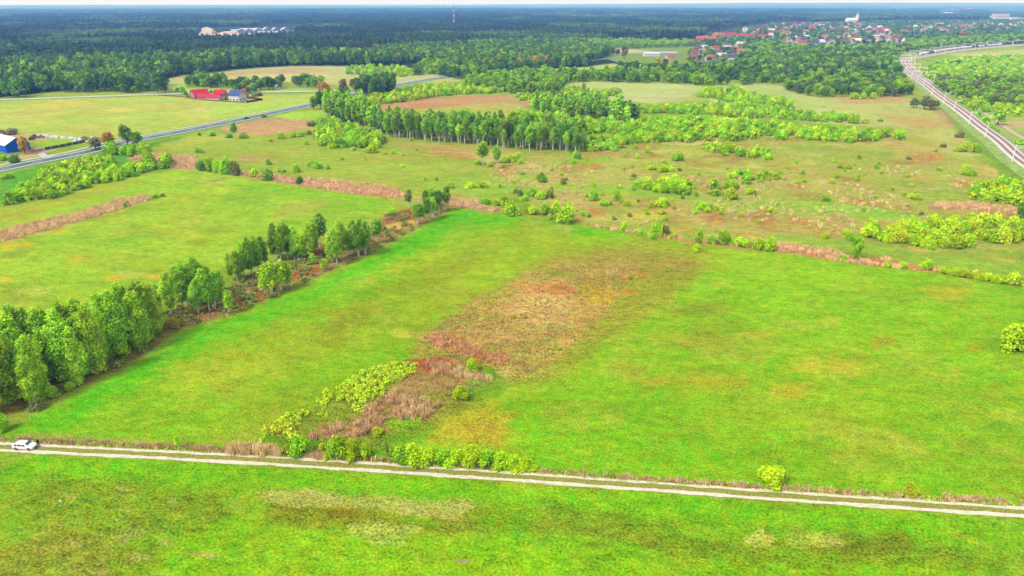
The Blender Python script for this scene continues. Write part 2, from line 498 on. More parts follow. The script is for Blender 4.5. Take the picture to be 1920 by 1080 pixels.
# railway side meadow
paint((196, 200, 120), poly=[(1530, 190), (1700, 185), (1760, 215), (1840, 290), (1800, 300), (1720, 250), (1600, 230)], soft=6, warp=5, k=.7)
paint((214, 160, 126), poly=[(1560, 180), (1680, 178), (1720, 188), (1640, 196), (1580, 195)], soft=4, warp=4, k=.6)
paint((206, 170, 140), poly=[(1750, 205), (1780, 206), (1795, 225), (1790, 238), (1765, 225)], soft=3, warp=3, k=.8)
paint((214, 168, 120), poly=[(1640, 215), (1760, 222), (1790, 240), (1700, 236)], soft=5, warp=4, k=.55)
paint((92, 150, 66), poly=[(1770, 190), (1800, 215), (1850, 262), (1920, 330), (1920, 350), (1840, 285), (1790, 240), (1760, 200)], soft=5, warp=4, k=.4)
# right of the railway
paint((170, 190, 110), poly=[(1740, 140), (1790, 100), (1920, 95), (2600, 80), (2600, 420), (1935, 305), (1880, 250), (1800, 190), (1760, 165)], soft=4, warp=2)
paint((186, 200, 120), poly=[(1780, 100), (1850, 96), (1920, 92), (2300, 84), (2300, 100), (1920, 104), (1800, 107)], soft=2, warp=1)
paint((224, 205, 160), ell=(1850, 103, 60, 2.5), soft=2, warp=1, k=.7)
paint((212, 180, 150), ell=(1900, 232, 40, 8), soft=5, warp=4, k=.7)
paint((150, 200, 80), ell=(1900, 222, 30, 5), soft=4, warp=3, k=.7)
# clearing between mid woods
paint((206, 160, 124), poly=[(696, 200), (720, 192), (800, 182), (900, 180), (1000, 180), (1010, 190), (980, 205), (900, 208), (820, 205), (760, 205), (710, 208)], soft=4, warp=3)
paint((186, 196, 96), poly=[(780, 205), (860, 198), (960, 190), (985, 200), (960, 222), (860, 215)], soft=5, warp=4, k=.8)
paint((186, 180, 110), poly=[(950, 175), (1060, 180), (1100, 190), (1010, 196), (960, 190)], soft=4, warp=3, k=.7)
# ditch along the field top right
paint((210, 152, 106), poly=[(940, 394), (1000, 402), (1050, 410), (1180, 432), (1290, 448), (1460, 456), (1560, 468), (1600, 482), (1660, 482), (1720, 498), (1790, 508), (1770, 514), (1640, 500), (1560, 488), (1460, 474), (1290, 455), (1180, 440), (1050, 418), (980, 406)], soft=3, warp=2, tuft=.8)
# strip under the birch row
ROWSTRIP = [(40, 772), (130, 735), (225, 692), (300, 640), (350, 612), (440, 592), (520, 555), (600, 518), (690, 480), (760, 440), (855, 388), (845, 378), (760, 400), (720, 402), (690, 430), (600, 460), (540, 495), (440, 525), (400, 560), (300, 590), (200, 640), (0, 680), (-200, 740), (-200, 860), (0, 780)]
paint((164, 150, 76), poly=ROWSTRIP, soft=5, warp=3, tuft=.8)
cloud(ROWSTRIP, (196, 168, 100), (134, 176, 62), 5, 101, thr=.40, k=.85)
for p, c in (([(575, 470), (612, 462), (606, 488), (580, 492)], (200, 96, 56)), ([(548, 510), (600, 498), (590, 515), (545, 525)], (190, 104, 62)),
             ([(722, 402), (770, 390), (776, 410), (720, 420)], (160, 92, 60)), ([(718, 424), (775, 414), (782, 424), (730, 434)], (232, 200, 128)),
             ([(440, 560), (480, 545), (520, 552), (450, 585)], (176, 122, 72)), ([(420, 590), (440, 580), (448, 590), (425, 596)], (222, 190, 140)),
             ([(330, 588), (400, 575), (410, 590), (340, 610)], (176, 132, 92)), ([(200, 690), (250, 665), (300, 638), (290, 652), (225, 696)], (160, 130, 66))):
    paint(c, poly=p, soft=4, warp=3, k=.85)
# field A: the big hay meadow
FA = [(18, 806), (90, 764), (232, 698), (345, 622), (500, 568), (640, 506), (760, 446), (852, 392), (1000, 406), (1200, 441), (1300, 456), (1460, 474), (1560, 489), (1780, 515), (1920, 540), (2500, 640), (2500, 1000), (1920, 944), (1440, 912), (960, 876), (480, 836), (240, 822)]
paint((128, 196, 36), poly=FA, soft=4, warp=1.5, tuft=.3)
cloud(FA, (166, 196, 52), (150, 180, 44), 17, 111, thr=.45, k=.7)
cloud(FA, (112, 196, 32), (100, 184, 30), 24, 115, thr=.48, k=.7)
cloud(FA, (196, 204, 84), (176, 176, 66), 9, 117, thr=.55, k=.5, gain=5)
paint((62, 200, 22), poly=[(24, 806), (100, 762), (232, 698), (345, 625), (500, 572), (640, 510), (760, 448), (852, 394), (1000, 408), (1180, 438), (1080, 440), (960, 420), (870, 425), (760, 480), (640, 540), (500, 605), (380, 655), (250, 730), (150, 790), (100, 812)], soft=30, warp=10, k=.8)
paint((60, 186, 26), poly=[(850, 394), (1000, 408), (1050, 420), (960, 428), (880, 420), (800, 460), (740, 480), (690, 490)], soft=16, warp=6, k=.5)
paint((178, 196, 56), poly=[(300, 700), (500, 640), (700, 570), (860, 480), (1000, 430), (1100, 450), (900, 560), (700, 640), (500, 720), (350, 760)], soft=50, warp=20, k=.45)
paint((166, 150, 46), poly=[(600, 590), (690, 560), (720, 580), (640, 620)], soft=20, warp=14, k=.45)
paint((160, 156, 44), poly=[(590, 615), (650, 605), (640, 640), (600, 650)], soft=16, warp=12, k=.45)
paint((150, 160, 46), poly=[(700, 550), (980, 400), (1060, 420), (900, 500), (780, 560)], soft=30, warp=14, k=.4)
paint((222, 210, 90), ell=(755, 628, 22, 6), soft=8, warp=8, k=.7)
paint((130, 204, 34), poly=[(1350, 480), (1600, 510), (1920, 560), (1920, 720), (1600, 640), (1400, 560)], soft=60, warp=20, k=.6)
paint((112, 202, 30), poly=[(950, 760), (1150, 800), (1440, 860), (1700, 880), (1920, 900), (1920, 935), (1440, 905), (1000, 875), (960, 840)], soft=30, warp=20, k=.6)
for e, c, k in (((1330, 715, 70, 12), (186, 176, 50), .5), ((1540, 685, 60, 14), (214, 204, 66), .65), ((1478, 730, 38, 16), (214, 200, 60), .75),
                ((1230, 713, 30, 8), (204, 180, 66), .6), ((1770, 548, 50, 11), (206, 188, 60), .7), ((1655, 640, 22, 10), (196, 172, 56), .65),
                ((1835, 652, 18, 8), (190, 176, 50), .6), ((1300, 640, 80, 12), (180, 176, 60), .5), ((1310, 580, 60, 14), (164, 150, 52), .5),
                ((1415, 628, 40, 8), (200, 200, 70), .5), ((1500, 610, 60, 9), (190, 200, 80), .45), ((1750, 700, 40, 12), (150, 170, 40), .4),
                ((1560, 600, 20, 8), (212, 206, 80), .5), ((1600, 690, 26, 8), (206, 206, 66), .5), ((1050, 430, 18, 4), (190, 206, 110), .8),
                ((1000, 418, 20, 4), (200, 190, 100), .6), ((1370, 470, 16, 4), (206, 196, 110), .5), ((1085, 800, 26, 8), (196, 200, 80), .5),
                ((1870, 740, 14, 20), (170, 170, 50), .35), ((1180, 570, 20, 8), (190, 190, 80), .4)):
    paint(c, ell=e, soft=max(8, e[3]), warp=14, k=k)
# dry sedge centre
DRY = [(785, 640), (830, 600), (900, 570), (960, 530), (1030, 500), (1100, 488), (1160, 492), (1200, 508), (1180, 530), (1165, 556), (1130, 590), (1110, 620), (1050, 665), (990, 705), (930, 700), (860, 670), (800, 655)]
paint((170, 164, 66), poly=[(760, 650), (900, 550), (1050, 470), (1200, 445), (1330, 470), (1290, 530), (1170, 620), (1020, 720), (900, 720)], soft=30, warp=14, k=.75, tuft=.8)
paint((210, 172, 102), poly=DRY, soft=34, warp=22, k=.85, tuft=1.0)
cloud(DRY, (176, 150, 80), (140, 166, 62), 7, 121, thr=.45, gain=5, k=.8)
paint((176, 160, 82), poly=[(1080, 490), (1120, 468), (1200, 466), (1290, 486), (1320, 500), (1220, 520), (1180, 510)], soft=24, warp=18, k=.6, tuft=.8)
paint((226, 190, 130), poly=[(950, 560), (1010, 540), (1080, 540), (1070, 590), (1040, 610), (960, 610)], soft=16, warp=14, k=.65, tuft=1)
for p, c, k in (
    ([(795, 640), (835, 622), (860, 628), (900, 650), (960, 668), (950, 688), (905, 680), (840, 660)], (200, 126, 72), .7),
    ([(975, 536), (1060, 532), (1092, 548), (1050, 556), (1000, 546)], (222, 128, 84), .65),
    ([(1085, 535), (1140, 528), (1165, 548), (1150, 572), (1110, 575), (1100, 550)], (196, 168, 50), .75),
    ([(1155, 515), (1200, 510), (1225, 520), (1180, 524)], (214, 160, 90), .7),
    ([(1170, 540), (1200, 544), (1190, 552), (1172, 550)], (220, 130, 80), .6),
    ([(1130, 525), (1150, 526), (1146, 532), (1130, 531)], (220, 120, 76), .6),
    ([(1250, 490), (1300, 492), (1290, 500), (1255, 498)], (206, 130, 76), .5),
    ([(790, 640), (826, 616), (832, 620), (795, 644)], (200, 180, 140), .8),
    ([(890, 690), (950, 685), (990, 705), (950, 715), (895, 712)], (216, 186, 116), .5),
    ([(1020, 600), (1070, 604), (1065, 620), (1030, 620)], (130, 170, 80), .5),
    ([(960, 660), (1010, 650), (1040, 640), (1030, 665), (990, 690)], (206, 190, 100), .5)):
    paint(c, poly=p, soft=8, warp=9, k=k, tuft=1.0, mottle=.3)
# wet corner with reeds
WET = [(500, 830), (560, 780), (640, 735), (700, 700), (780, 668), (850, 665), (930, 690), (930, 720), (890, 760), (830, 800), (760, 820), (720, 850), (560, 850)]
paint((136, 160, 52), poly=WET, soft=12, warp=8, tuft=.8)
REEDC = [(775, 672), (840, 668), (905, 690), (925, 715), (880, 730), (850, 765), (800, 790), (740, 800), (690, 815), (640, 826), (575, 826), (600, 800), (660, 785), (700, 752), (735, 722), (760, 700)]
paint((180, 140, 104), poly=REEDC, soft=8, warp=6, k=.8, tuft=1)
paint((196, 104, 66), poly=[(770, 675), (830, 672), (860, 690), (810, 700), (780, 695)], soft=6, warp=6, k=.7)
paint((126, 200, 40), poly=[(718, 790), (770, 778), (800, 776), (780, 800), (730, 802)], soft=6, warp=5, k=.9)
paint((150, 160, 60), poly=[(790, 730), (850, 735), (870, 760), (800, 780), (760, 770)], soft=8, warp=8, k=.8)
paint((96, 176, 44), poly=[(880, 690), (915, 690), (960, 720), (900, 760), (870, 740)], soft=8, warp=6, k=.6)
YEL = [(800, 820), (830, 790), (880, 765), (915, 752), (960, 780), (960, 810), (955, 845), (900, 840), (840, 830)]
paint((196, 190, 56), poly=YEL, soft=40, warp=16, tuft=.6, k=.9)
paint((206, 160, 62), poly=[(850, 800), (900, 780), (945, 800), (940, 830), (880, 828)], soft=30, warp=12, k=.4)
paint((90, 176, 36), poly=[(480, 815), (560, 815), (640, 830), (700, 838), (760, 800), (830, 800), (740, 860), (480, 845)], soft=8, warp=5, k=.5)
# ditch along the dirt track
paint((150, 112, 60), line=([(-220, 815), (0, 825), (240, 836), (480, 848), (720, 864), (960, 880), (1200, 900), (1440, 916), (1700, 933), (1920, 945), (2200, 965)], 5.0), soft=5, warp=3, k=.85, tuft=.9, mottle=.3)
paint((150, 186, 52), line=([(-220, 822), (0, 829), (240, 842), (480, 853), (720, 869), (960, 884), (1200, 904), (1440, 920), (1700, 938), (1920, 951), (2200, 972)], 3.0), soft=4, warp=2, k=.9, tuft=.5)
# field F: below the track
FF = [(-900, 800), (-220, 840), (0, 848), (480, 872), (960, 902), (1440, 938), (1920, 970), (2200, 990), (3600, 1100), (3600, 4000), (-900, 4000)]
paint((112, 188, 32), poly=FF, soft=3, warp=.5, tuft=.45)
cloud(FF, (160, 196, 50), (136, 180, 44), 12, 131, thr=.47, k=.7)
cloud(FF, (178, 184, 74), (150, 160, 54), 5, 133, thr=.56, k=.45, gain=5)
paint((104, 204, 24), line=([(-220, 862), (0, 872), (480, 896), (960, 928), (1440, 965), (1920, 998)], 16), soft=30, warp=14, k=.8)
paint((124, 206, 22), poly=[(300, 980), (500, 960), (900, 1010), (1300, 1020), (1900, 1040), (1900, 1100), (200, 1100)], soft=50, warp=20, k=.6)
for p, c, k in (
    ([(0, 905), (100, 890), (260, 905), (400, 925), (420, 960), (330, 1010), (300, 1060), (280, 1100), (0, 1100)], (130, 160, 44), .6),
    ([(0, 990), (80, 985), (150, 1000), (220, 1030), (200, 1080), (0, 1100)], (160, 154, 62), .5),
    ([(500, 930), (620, 945), (700, 960), (780, 985), (900, 990), (960, 975), (900, 1000), (780, 1000), (680, 1000), (560, 990), (500, 975)], (142, 144, 44), .7),
    ([(600, 958), (640, 950), (680, 960), (660, 972), (610, 970)], (140, 92, 36), .5),
    ([(780, 960), (860, 960), (900, 985), (840, 985)], (168, 140, 56), .6),
    ([(1020, 940), (1150, 960), (1280, 985), (1250, 1030), (1130, 1020), (1040, 990)], (128, 156, 42), .55),
    ([(1160, 1000), (1400, 1010), (1620, 1020), (1900, 1030), (1900, 1060), (1500, 1062), (1260, 1045)], (130, 154, 40), .6),
    ([(1550, 1000), (1700, 1000), (1720, 1040), (1560, 1040)], (126, 124, 44), .55),
    ([(1820, 990), (1920, 1000), (1920, 1050), (1840, 1030)], (140, 170, 50), .5),
    ):
    paint(c, poly=p, soft=20, warp=14, k=k, tuft=.9)
for p, c, k in (
    ([(492, 920), (530, 914), (600, 922), (640, 940), (600, 952), (540, 952), (500, 940)], (206, 204, 104), .85),
    ([(590, 930), (700, 928), (800, 938), (880, 935), (890, 955), (860, 975), (800, 970), (700, 955), (610, 950)], (196, 192, 100), .75),
    ([(650, 985), (700, 978), (780, 985), (790, 1000), (720, 1010), (660, 1000)], (186, 206, 96), .8),
    ([(685, 1012), (750, 1014), (762, 1018), (700, 1018)], (220, 222, 140), .7),
    ([(1398, 1012), (1425, 990), (1450, 1000), (1452, 1025), (1430, 1030)], (214, 214, 110), .85),
    ([(1470, 1005), (1520, 995), (1580, 1000), (1590, 1020), (1530, 1030), (1480, 1020)], (196, 206, 90), .7),
    ([(1550, 1010), (1570, 1005), (1572, 1022), (1556, 1022)], (206, 190, 140), .5),
    ([(750, 955), (790, 948), (800, 962), (760, 966)], (222, 200, 110), .5),
    ):
    paint(c, poly=p, soft=8, warp=9, k=k, tuft=.9, mottle=.25)
rs = np.random.RandomState(5)
for i in range(46):                  # small straw spots in the lower left corner and along the bottom
    x, y = rs.uniform(0, 400), rs.uniform(915, 1078)
    if x > 330 and y < 960: continue
    paint((196, 190, 110) if i % 3 else (206, 180, 130), ell=(x, y, rs.uniform(5, 22), rs.uniform(2, 4)), soft=4, warp=7, k=rs.uniform(.3, .75))
for i in range(40):                  # dark tussock hollows
    x, y = rs.uniform(20, 430), rs.uniform(905, 1060)
    paint((84, 96, 26), ell=(x, y, rs.uniform(5, 18), rs.uniform(2, 4)), soft=4, warp=7, k=rs.uniform(.3, .6))
for i in range(26):
    x = rs.uniform(900, 1900); y = rs.uniform(990, 1070)
    paint((186, 186, 90) if i % 2 else (100, 96, 34), ell=(x, y, rs.uniform(6, 22), rs.uniform(2, 4)), soft=5, warp=8, k=rs.uniform(.25, .5))
# faint wheel lines
paint((80, 150, 40), line=([(1855, 645), (1885, 705), (1905, 770), (1918, 830)], 1.2), soft=3, warp=1, k=.6)
paint((170, 200, 60), line=([(1866, 670), (1895, 725), (1916, 790)], 1.5), soft=3, warp=1, k=.5)
paint((96, 160, 60), line=([(975, 352), (1000, 338), (1030, 320), (1068, 300)], 1.0), soft=1.5, warp=.5, k=.8)
paint((186, 170, 60), line=([(785, 640), (840, 607), (905, 572), (960, 540)], 1.5), soft=3, warp=2, k=.5)
paint((176, 176, 60), line=([(1060, 655), (1120, 618), (1190, 575), (1260, 530)], 1.5), soft=3, warp=2, k=.4)
# fresh spring grass leans to yellow
s8 = np.clip(C / K_ALB, 0, 1) ** (1 / 2.2)
gd = np.clip(s8[:, 1] - s8[:, 0], 0, 1)
s8[:, 0] += gd * .29
s8[:, 1] += gd * .05
s8[:, 2] += gd * .04
C = np.clip(s8, 0, 1) ** 2.2 * K_ALB
C[:, 2] *= .72
# broad tone variation everywhere
C *= (0.86 + 0.28 * fbm(gx / 23, gy / 15, 150))[:, None]
C *= (0.93 + 0.14 * fbm(gx / 4.5, gy / 3.2, 151, 3))[:, None]

def ground_material():
    m, n, l, b = mat_new('ground_mat', 1.0, 0.0)
    at = n.new('ShaderNodeAttribute'); at.attribute_name = 'Col'
    tf = n.new('ShaderNodeAttribute'); tf.attribute_name = 'tuft'
    tc = n.new('ShaderNodeTexCoord')
    def noise(scale, detail, sx=1, sy=1, rough=.6):
        mp = n.new('ShaderNodeMapping'); mp.inputs['Scale'].default_value = (sx, sy, 1)
        mp.inputs['Rotation'].default_value = (0, 0, R(28))
        l.new(tc.outputs['Object'], mp.inputs[0])
        t = n.new('ShaderNodeTexNoise'); t.inputs['Scale'].default_value = scale
        t.inputs['Detail'].default_value = detail; t.inputs['Roughness'].default_value = rough
        l.new(mp.outputs[0], t.inputs['Vector'])
        return t
    def rng(src, a, b_, lo, hi):
        r = n.new('ShaderNodeMapRange')
        for k, v in zip(('From Min', 'From Max', 'To Min', 'To Max'), (a, b_, lo, hi)): r.inputs[k].default_value = v
        l.new(src, r.inputs['Value']); return r.outputs[0]
    def math_(op, a, b_):
        q = n.new('ShaderNodeMath'); q.operation = op
        for i, v in enumerate((a, b_)):
            if isinstance(v, (int, float)): q.inputs[i].default_value = v
            else: l.new(v, q.inputs[i])
        return q.outputs[0]
    fine = noise(2.2, 6, 1, 1, .75)
    mid = noise(0.45, 4, 1, 1.6)
    big = noise(0.11, 4, 1, 2.2)
    f1 = rng(fine.outputs['Fac'], .32, .68, -.68, .68)
    f2 = rng(mid.outputs['Fac'], .3, .7, -.24, .24)
    f3 = rng(big.outputs['Fac'], .3, .7, -.16, .16)
    amp = rng(tf.outputs['Fac'], 0, 1, .55, 1.6)
    s = math_('ADD', math_('MULTIPLY', math_('ADD', f1, f2), amp), f3)
    val = math_('ADD', s, 1.0)
    val = math_('MAXIMUM', val, .22)
    sc = n.new('ShaderNodeVectorMath'); sc.operation = 'SCALE'
    l.new(at.outputs['Color'], sc.inputs[0]); l.new(val, sc.inputs['Scale'])
    hs = n.new('ShaderNodeHueSaturation')
    hue = noise(0.27, 4, 1.4, 1)
    l.new(rng(hue.outputs['Fac'], .3, .7, .472, .528), hs.inputs['Hue'])
    l.new(sc.outputs[0], hs.inputs['Color'])
    l.new(hs.outputs[0], b.inputs['Base Color'])
    bp = n.new('ShaderNodeBump'); bp.inputs['Strength'].default_value = .55; bp.inputs['Distance'].default_value = .35
    l.new(math_('ADD', f1, f2), bp.inputs['Height'])
    l.new(bp.outputs[0], b.inputs['Normal'])
    return m

idx = np.arange(NA * NR).reshape(NR, NA)
a0, a1 = idx[:-1], idx[1:]
nxt = np.roll(np.arange(NA), -1)
quads = np.stack([a0, a0[:, nxt], a1[:, nxt], a1], -1).reshape(-1, 4)[:, ::-1]
gz = np.zeros(len(gx))
me = np_mesh('ground', np.stack([gx, gy, gz], 1), quads, [ground_material()],
             {'Col': ('FLOAT_COLOR', 'POINT', np.concatenate([C, np.ones((len(C), 1))], 1)), 'tuft': ('FLOAT', 'POINT', T)})
ground = bpy.data.objects.new('ground', me)
COL.objects.link(ground)
tag(ground, kind='structure')

# ------------------------------------------------------------------ hills on the horizon
def hills():
    rr = np.linspace(9500, 27000, 34)
    aa = np.radians(np.linspace(-48, 50, 300))
    A2, R2 = np.meshgrid(aa, rr)
    x, y = np.sin(A2) * R2, np.cos(A2) * R2
    prof = np.exp(-((R2 - 12500) / 1600) ** 2) * .35 + np.exp(-((R2 - 19500) / 3500) ** 2)
    right = np.clip((np.degrees(A2) + 6) / 30, 0, 1)
    h = prof * (14 + 62 * right + 34 * (fbm(x / 2600, y / 2600, 200) - .4)) * (0.6 + 0.8 * fbm(x / 5000, y / 5000, 201))
    h *= 84.0 / h.max()
    h[0] = -2; h[-1] = -2; h[:, 0] = -2; h[:, -1] = -2
    n1, n0 = x.shape
    ix = np.arange(n1 * n0).reshape(n1, n0)
    q = np.stack([ix[:-1, :-1], ix[:-1, 1:], ix[1:, 1:], ix[1:, :-1]], -1).reshape(-1, 4)[:, ::-1]
    m, n, l, b = mat_new('hill_forest', 1.0, 0.0)
    tc = n.new('ShaderNodeTexCoord'); t = n.new('ShaderNodeTexNoise')
    t.inputs['Scale'].default_value = .0012; t.inputs['Detail'].default_value = 8
    l.new(tc.outputs['Object'], t.inputs['Vector'])
    cr = n.new('ShaderNodeValToRGB')
    cr.color_ramp.elements[0].position = .35; cr.color_ramp.elements[0].color = alb((50, 80, 60))
    cr.color_ramp.elements[1].position = .68; cr.color_ramp.elements[1].color = alb((120, 150, 100))
    l.new(t.outputs['Fac'], cr.inputs[0]); l.new(cr.outputs[0], b.inputs['Base Color'])
    me = np_mesh('hills', np.stack([x.ravel(), y.ravel(), h.ravel()], 1), q, [m], smooth=True)
    o = bpy.data.objects.new('hills', me); COL.objects.link(o)
    tag(o, kind='structure')
hills()

# ------------------------------------------------------------------ ribbons: roads and tracks
def ribbon(path, offs, zs):
    """strip of quads along path; offs = lateral offsets, zs = heights (scalars)"""
    d = np.gradient(path, axis=0)
    d /= np.linalg.norm(d, axis=1)[:, None]
    nrm = np.stack([d[:, 1], -d[:, 0]], 1)          # to the right of travel
    k = len(offs)
    v = np.concatenate([np.stack([path[:, 0] + nrm[:, 0] * o, path[:, 1] + nrm[:, 1] * o, np.full(len(path), z)], 1)[:, None] for o, z in zip(offs, zs)], 1).reshape(-1, 3)
    n = len(path)
    ix = np.arange(n * k).reshape(n, k)
    q = np.stack([ix[:-1, :-1], ix[:-1, 1:], ix[1:, 1:], ix[1:, :-1]], -1).reshape(-1, 4)
    return v, q

def offset_path(path, o):
    d = np.gradient(path, axis=0)
    d /= np.linalg.norm(d, axis=1)[:, None]
    return path + np.stack([d[:, 1], -d[:, 0]], 1) * (np.asarray(o)[:, None] if hasattr(o, '__len__') else o)

def ribbon_obj(name, path, offs, zs, mat, parent=None, kind='structure'):
    v, q = ribbon(path, offs, zs)
    me = np_mesh(name, v, q[:, ::-1] if q[0][0] < 0 else q, [mat])
    me.update()
    if me.polygons[len(me.polygons) // 2].normal.z < 0:
        me.flip_normals()
    o = bpy.data.objects.new(name, me); COL.objects.link(o)
    if parent is not None: o.parent = parent
    elif kind: tag(o, kind=kind)
    return o

asphalt = noisy_mat('asphalt', alb((112, 108, 134)), .9, .6, .12)
pale_paving = noisy_mat('pale_paving', alb((206, 212, 190)), .9, .5, .12)
white_paint = noisy_mat('road_paint', alb((235, 235, 235), .75), .7, 1, .08)
sand_rut = noisy_mat('sand_rut', alb((228, 218, 192), .58), 1.0, 1.2, .2)
rut_grass = noisy_mat('rut_grass', alb((150, 154, 66)), 1.0, 2.5, .45)

# dirt track: two worn ruts with ragged edges and a grassy crown
def rut(name, lo, hi, mat, seed, z):
    rs = np.random.RandomState(seed)
    P = smooth_path([G(*p) for p in TRACK_PX], 0.7)
    n = len(P)
    j = lambda k: (fbm(np.arange(n) / k, np.zeros(n), seed) - .5)
    e0 = offset_path(P, lo + j(5) * .45 + j(1.2) * .25); e1 = offset_path(P, hi + j(4) * .45 + (fbm(np.arange(n) / 1.3, np.ones(n), seed + 1) - .5) * .2)
    v = np.concatenate([np.c_[e0, np.full(n, z)], np.c_[e1, np.full(n, z)]])
    i = np.arange(n - 1)
    q = np.stack([i, i + n, i + n + 1, i + 1], 1)
    me = np_mesh(name, v, q, [mat]); me.update()
    if me.polygons[5].normal.z < 0: me.flip_normals()
    o = bpy.data.objects.new(name, me); COL.objects.link(o); tag(o, kind='structure')
rut('dirt_track_crown', -1.5, 1.5, rut_grass, 3, .010)
rut('dirt_track', -1.38, -.68, sand_rut, 5, .020)
rut('dirt_track', .55, 1.4, sand_rut, 8, .020)

# highway
ribbon_obj('road_embankment', HWY, [-9.0, -6.2, 6.0, 9.0], [-.05, .28, .28, -.05], noisy_mat('verge', alb((110, 160, 66)), 1, .5, .25))
ribbon_obj('road', HWY, [-4.6, 4.6], [.30, .30], asphalt)
for o in (-4.2, 4.2):
    ribbon_obj('road_edge_line', HWY, [o - .35, o + .35], [.305, .305], white_paint)
def dashes():
    mb = MB(); i = 0
    while i < len(HWY) - 2:
        a, b = HWY[i], HWY[i] + (HWY[i + 1] - HWY[i]) * .6
        d = (b - a) / np.linalg.norm(b - a); nn = np.array([d[1], -d[0]]) * .16
        mb.add([(*(a + nn), .306), (*(a - nn), .306), (*(b - nn), .306), (*(b + nn), .306)], [(0, 3, 2, 1)])
        i += 2
    o = mb.build('road_centre_line', white_paint); tag(o, kind='structure')
dashes()
# the photograph shows a pale cycle path on the far side of the highway
ribbon_obj('cycle_path', HWY[:int(len(HWY) * .62)], [-12.3, -9.8], [.03, .03], pale_paving)
ribbon_obj('side_road', SIDE, [-4.5, 4.0], [.03, .03], pale_paving)
ribbon_obj('side_road_verge', SIDE, [4.2, 8.0], [.012, .012], noisy_mat('dark_verge', alb((112, 128, 92)), 1, .3, .3))
def driveway():
    pts = [(71, 287), (82, 285), (90, 292.5), (104, 291), (100, 295.5), (78, 297), (74, 293)]
    mb = MB().add([(*G(*p), .31 if i in (4, 5) else .05) for i, p in enumerate(pts)], [tuple(range(len(pts)))])
    o = mb.build('driveway', noisy_mat('concrete_drive', alb((208, 204, 212)), .9, .5, .1))
    if o.data.polygons[0].normal.z < 0: o.data.flip_normals()
    tag(o, kind='structure')
driveway()
# ================================================================== VEGETATION
def leaf_material(name, vary=.5, hue=.025, obj_color=True, base=None, transl=.16, rough=.75):
    """leaves: object colour, varied leaf by leaf (attribute) and plant by plant (random)"""
    m = bpy.data.materials.new(name)
    m.use_nodes = True
    n, l = m.node_tree.nodes, m.node_tree.links
    n.clear()
    out = n.new('ShaderNodeOutputMaterial')
    oi = n.new('ShaderNodeObjectInfo')
    at = n.new('ShaderNodeAttribute'); at.attribute_name = 'var'
    hs = n.new('ShaderNodeHueSaturation')
    def rng(src, lo, hi):
        r = n.new('ShaderNodeMapRange'); r.inputs['To Min'].default_value = lo; r.inputs['To Max'].default_value = hi
        l.new(src, r.inputs['Value']); return r.outputs[0]
    def math_(op, a, b_):
        q = n.new('ShaderNodeMath'); q.operation = op
        for i, v in enumerate((a, b_)):
            if isinstance(v, (int, float)): q.inputs[i].default_value = v
            else: l.new(v, q.inputs[i])
        return q.outputs[0]
    if obj_color: l.new(oi.outputs['Color'], hs.inputs['Color'])
    else: hs.inputs['Color'].default_value = base
    l.new(math_('ADD', rng(at.outputs['Fac'], .5 + hue, .5 - hue), rng(oi.outputs['Random'], -.012, .012)), hs.inputs['Hue'])
    l.new(math_('MULTIPLY', rng(at.outputs['Fac'], 1 - vary, 1 + vary), rng(oi.outputs['Random'], .82, 1.18)), hs.inputs['Value'])
    d = n.new('ShaderNodeBsdfDiffuse'); t = n.new('ShaderNodeBsdfTranslucent'); mx = n.new('ShaderNodeMixShader')
    mx.inputs[0].default_value = transl
    l.new(hs.outputs[0], d.inputs[0]); l.new(hs.outputs[0], t.inputs[0])
    l.new(d.outputs[0], mx.inputs[1]); l.new(t.outputs[0], mx.inputs[2])
    l.new(mx.outputs[0], out.inputs[0])
    return m

LEAF = leaf_material('leaves')
def bark_material(name, c1, c2, scale):
    m, n, l, b = mat_new(name, .9, .1)
    tc = n.new('ShaderNodeTexCoord'); mp = n.new('ShaderNodeMapping'); mp.inputs['Scale'].default_value = (1, 1, 3)
    t = n.new('ShaderNodeTexNoise'); t.inputs['Scale'].default_value = scale; t.inputs['Detail'].default_value = 4
    cr = n.new('ShaderNodeValToRGB')
    cr.color_ramp.elements[0].position = .36; cr.color_ramp.elements[0].color = c1
    cr.color_ramp.elements[1].position = .5; cr.color_ramp.elements[1].color = c2
    l.new(tc.outputs['Object'], mp.inputs[0]); l.new(mp.outputs[0], t.inputs['Vector'])
    l.new(t.outputs['Fac'], cr.inputs[0]); l.new(cr.outputs[0], b.inputs['Base Color'])
    return m
BIRCH_BARK = bark_material('birch_bark', alb((120, 110, 100)), alb((236, 232, 222), .75), 2.2)
DARK_BARK = bark_material('dark_bark', alb((70, 55, 45)), alb((120, 98, 80)), 2.5)
PINE_BARK = bark_material('pine_bark', alb((110, 80, 66)), alb((176, 130, 104)), 1.2)

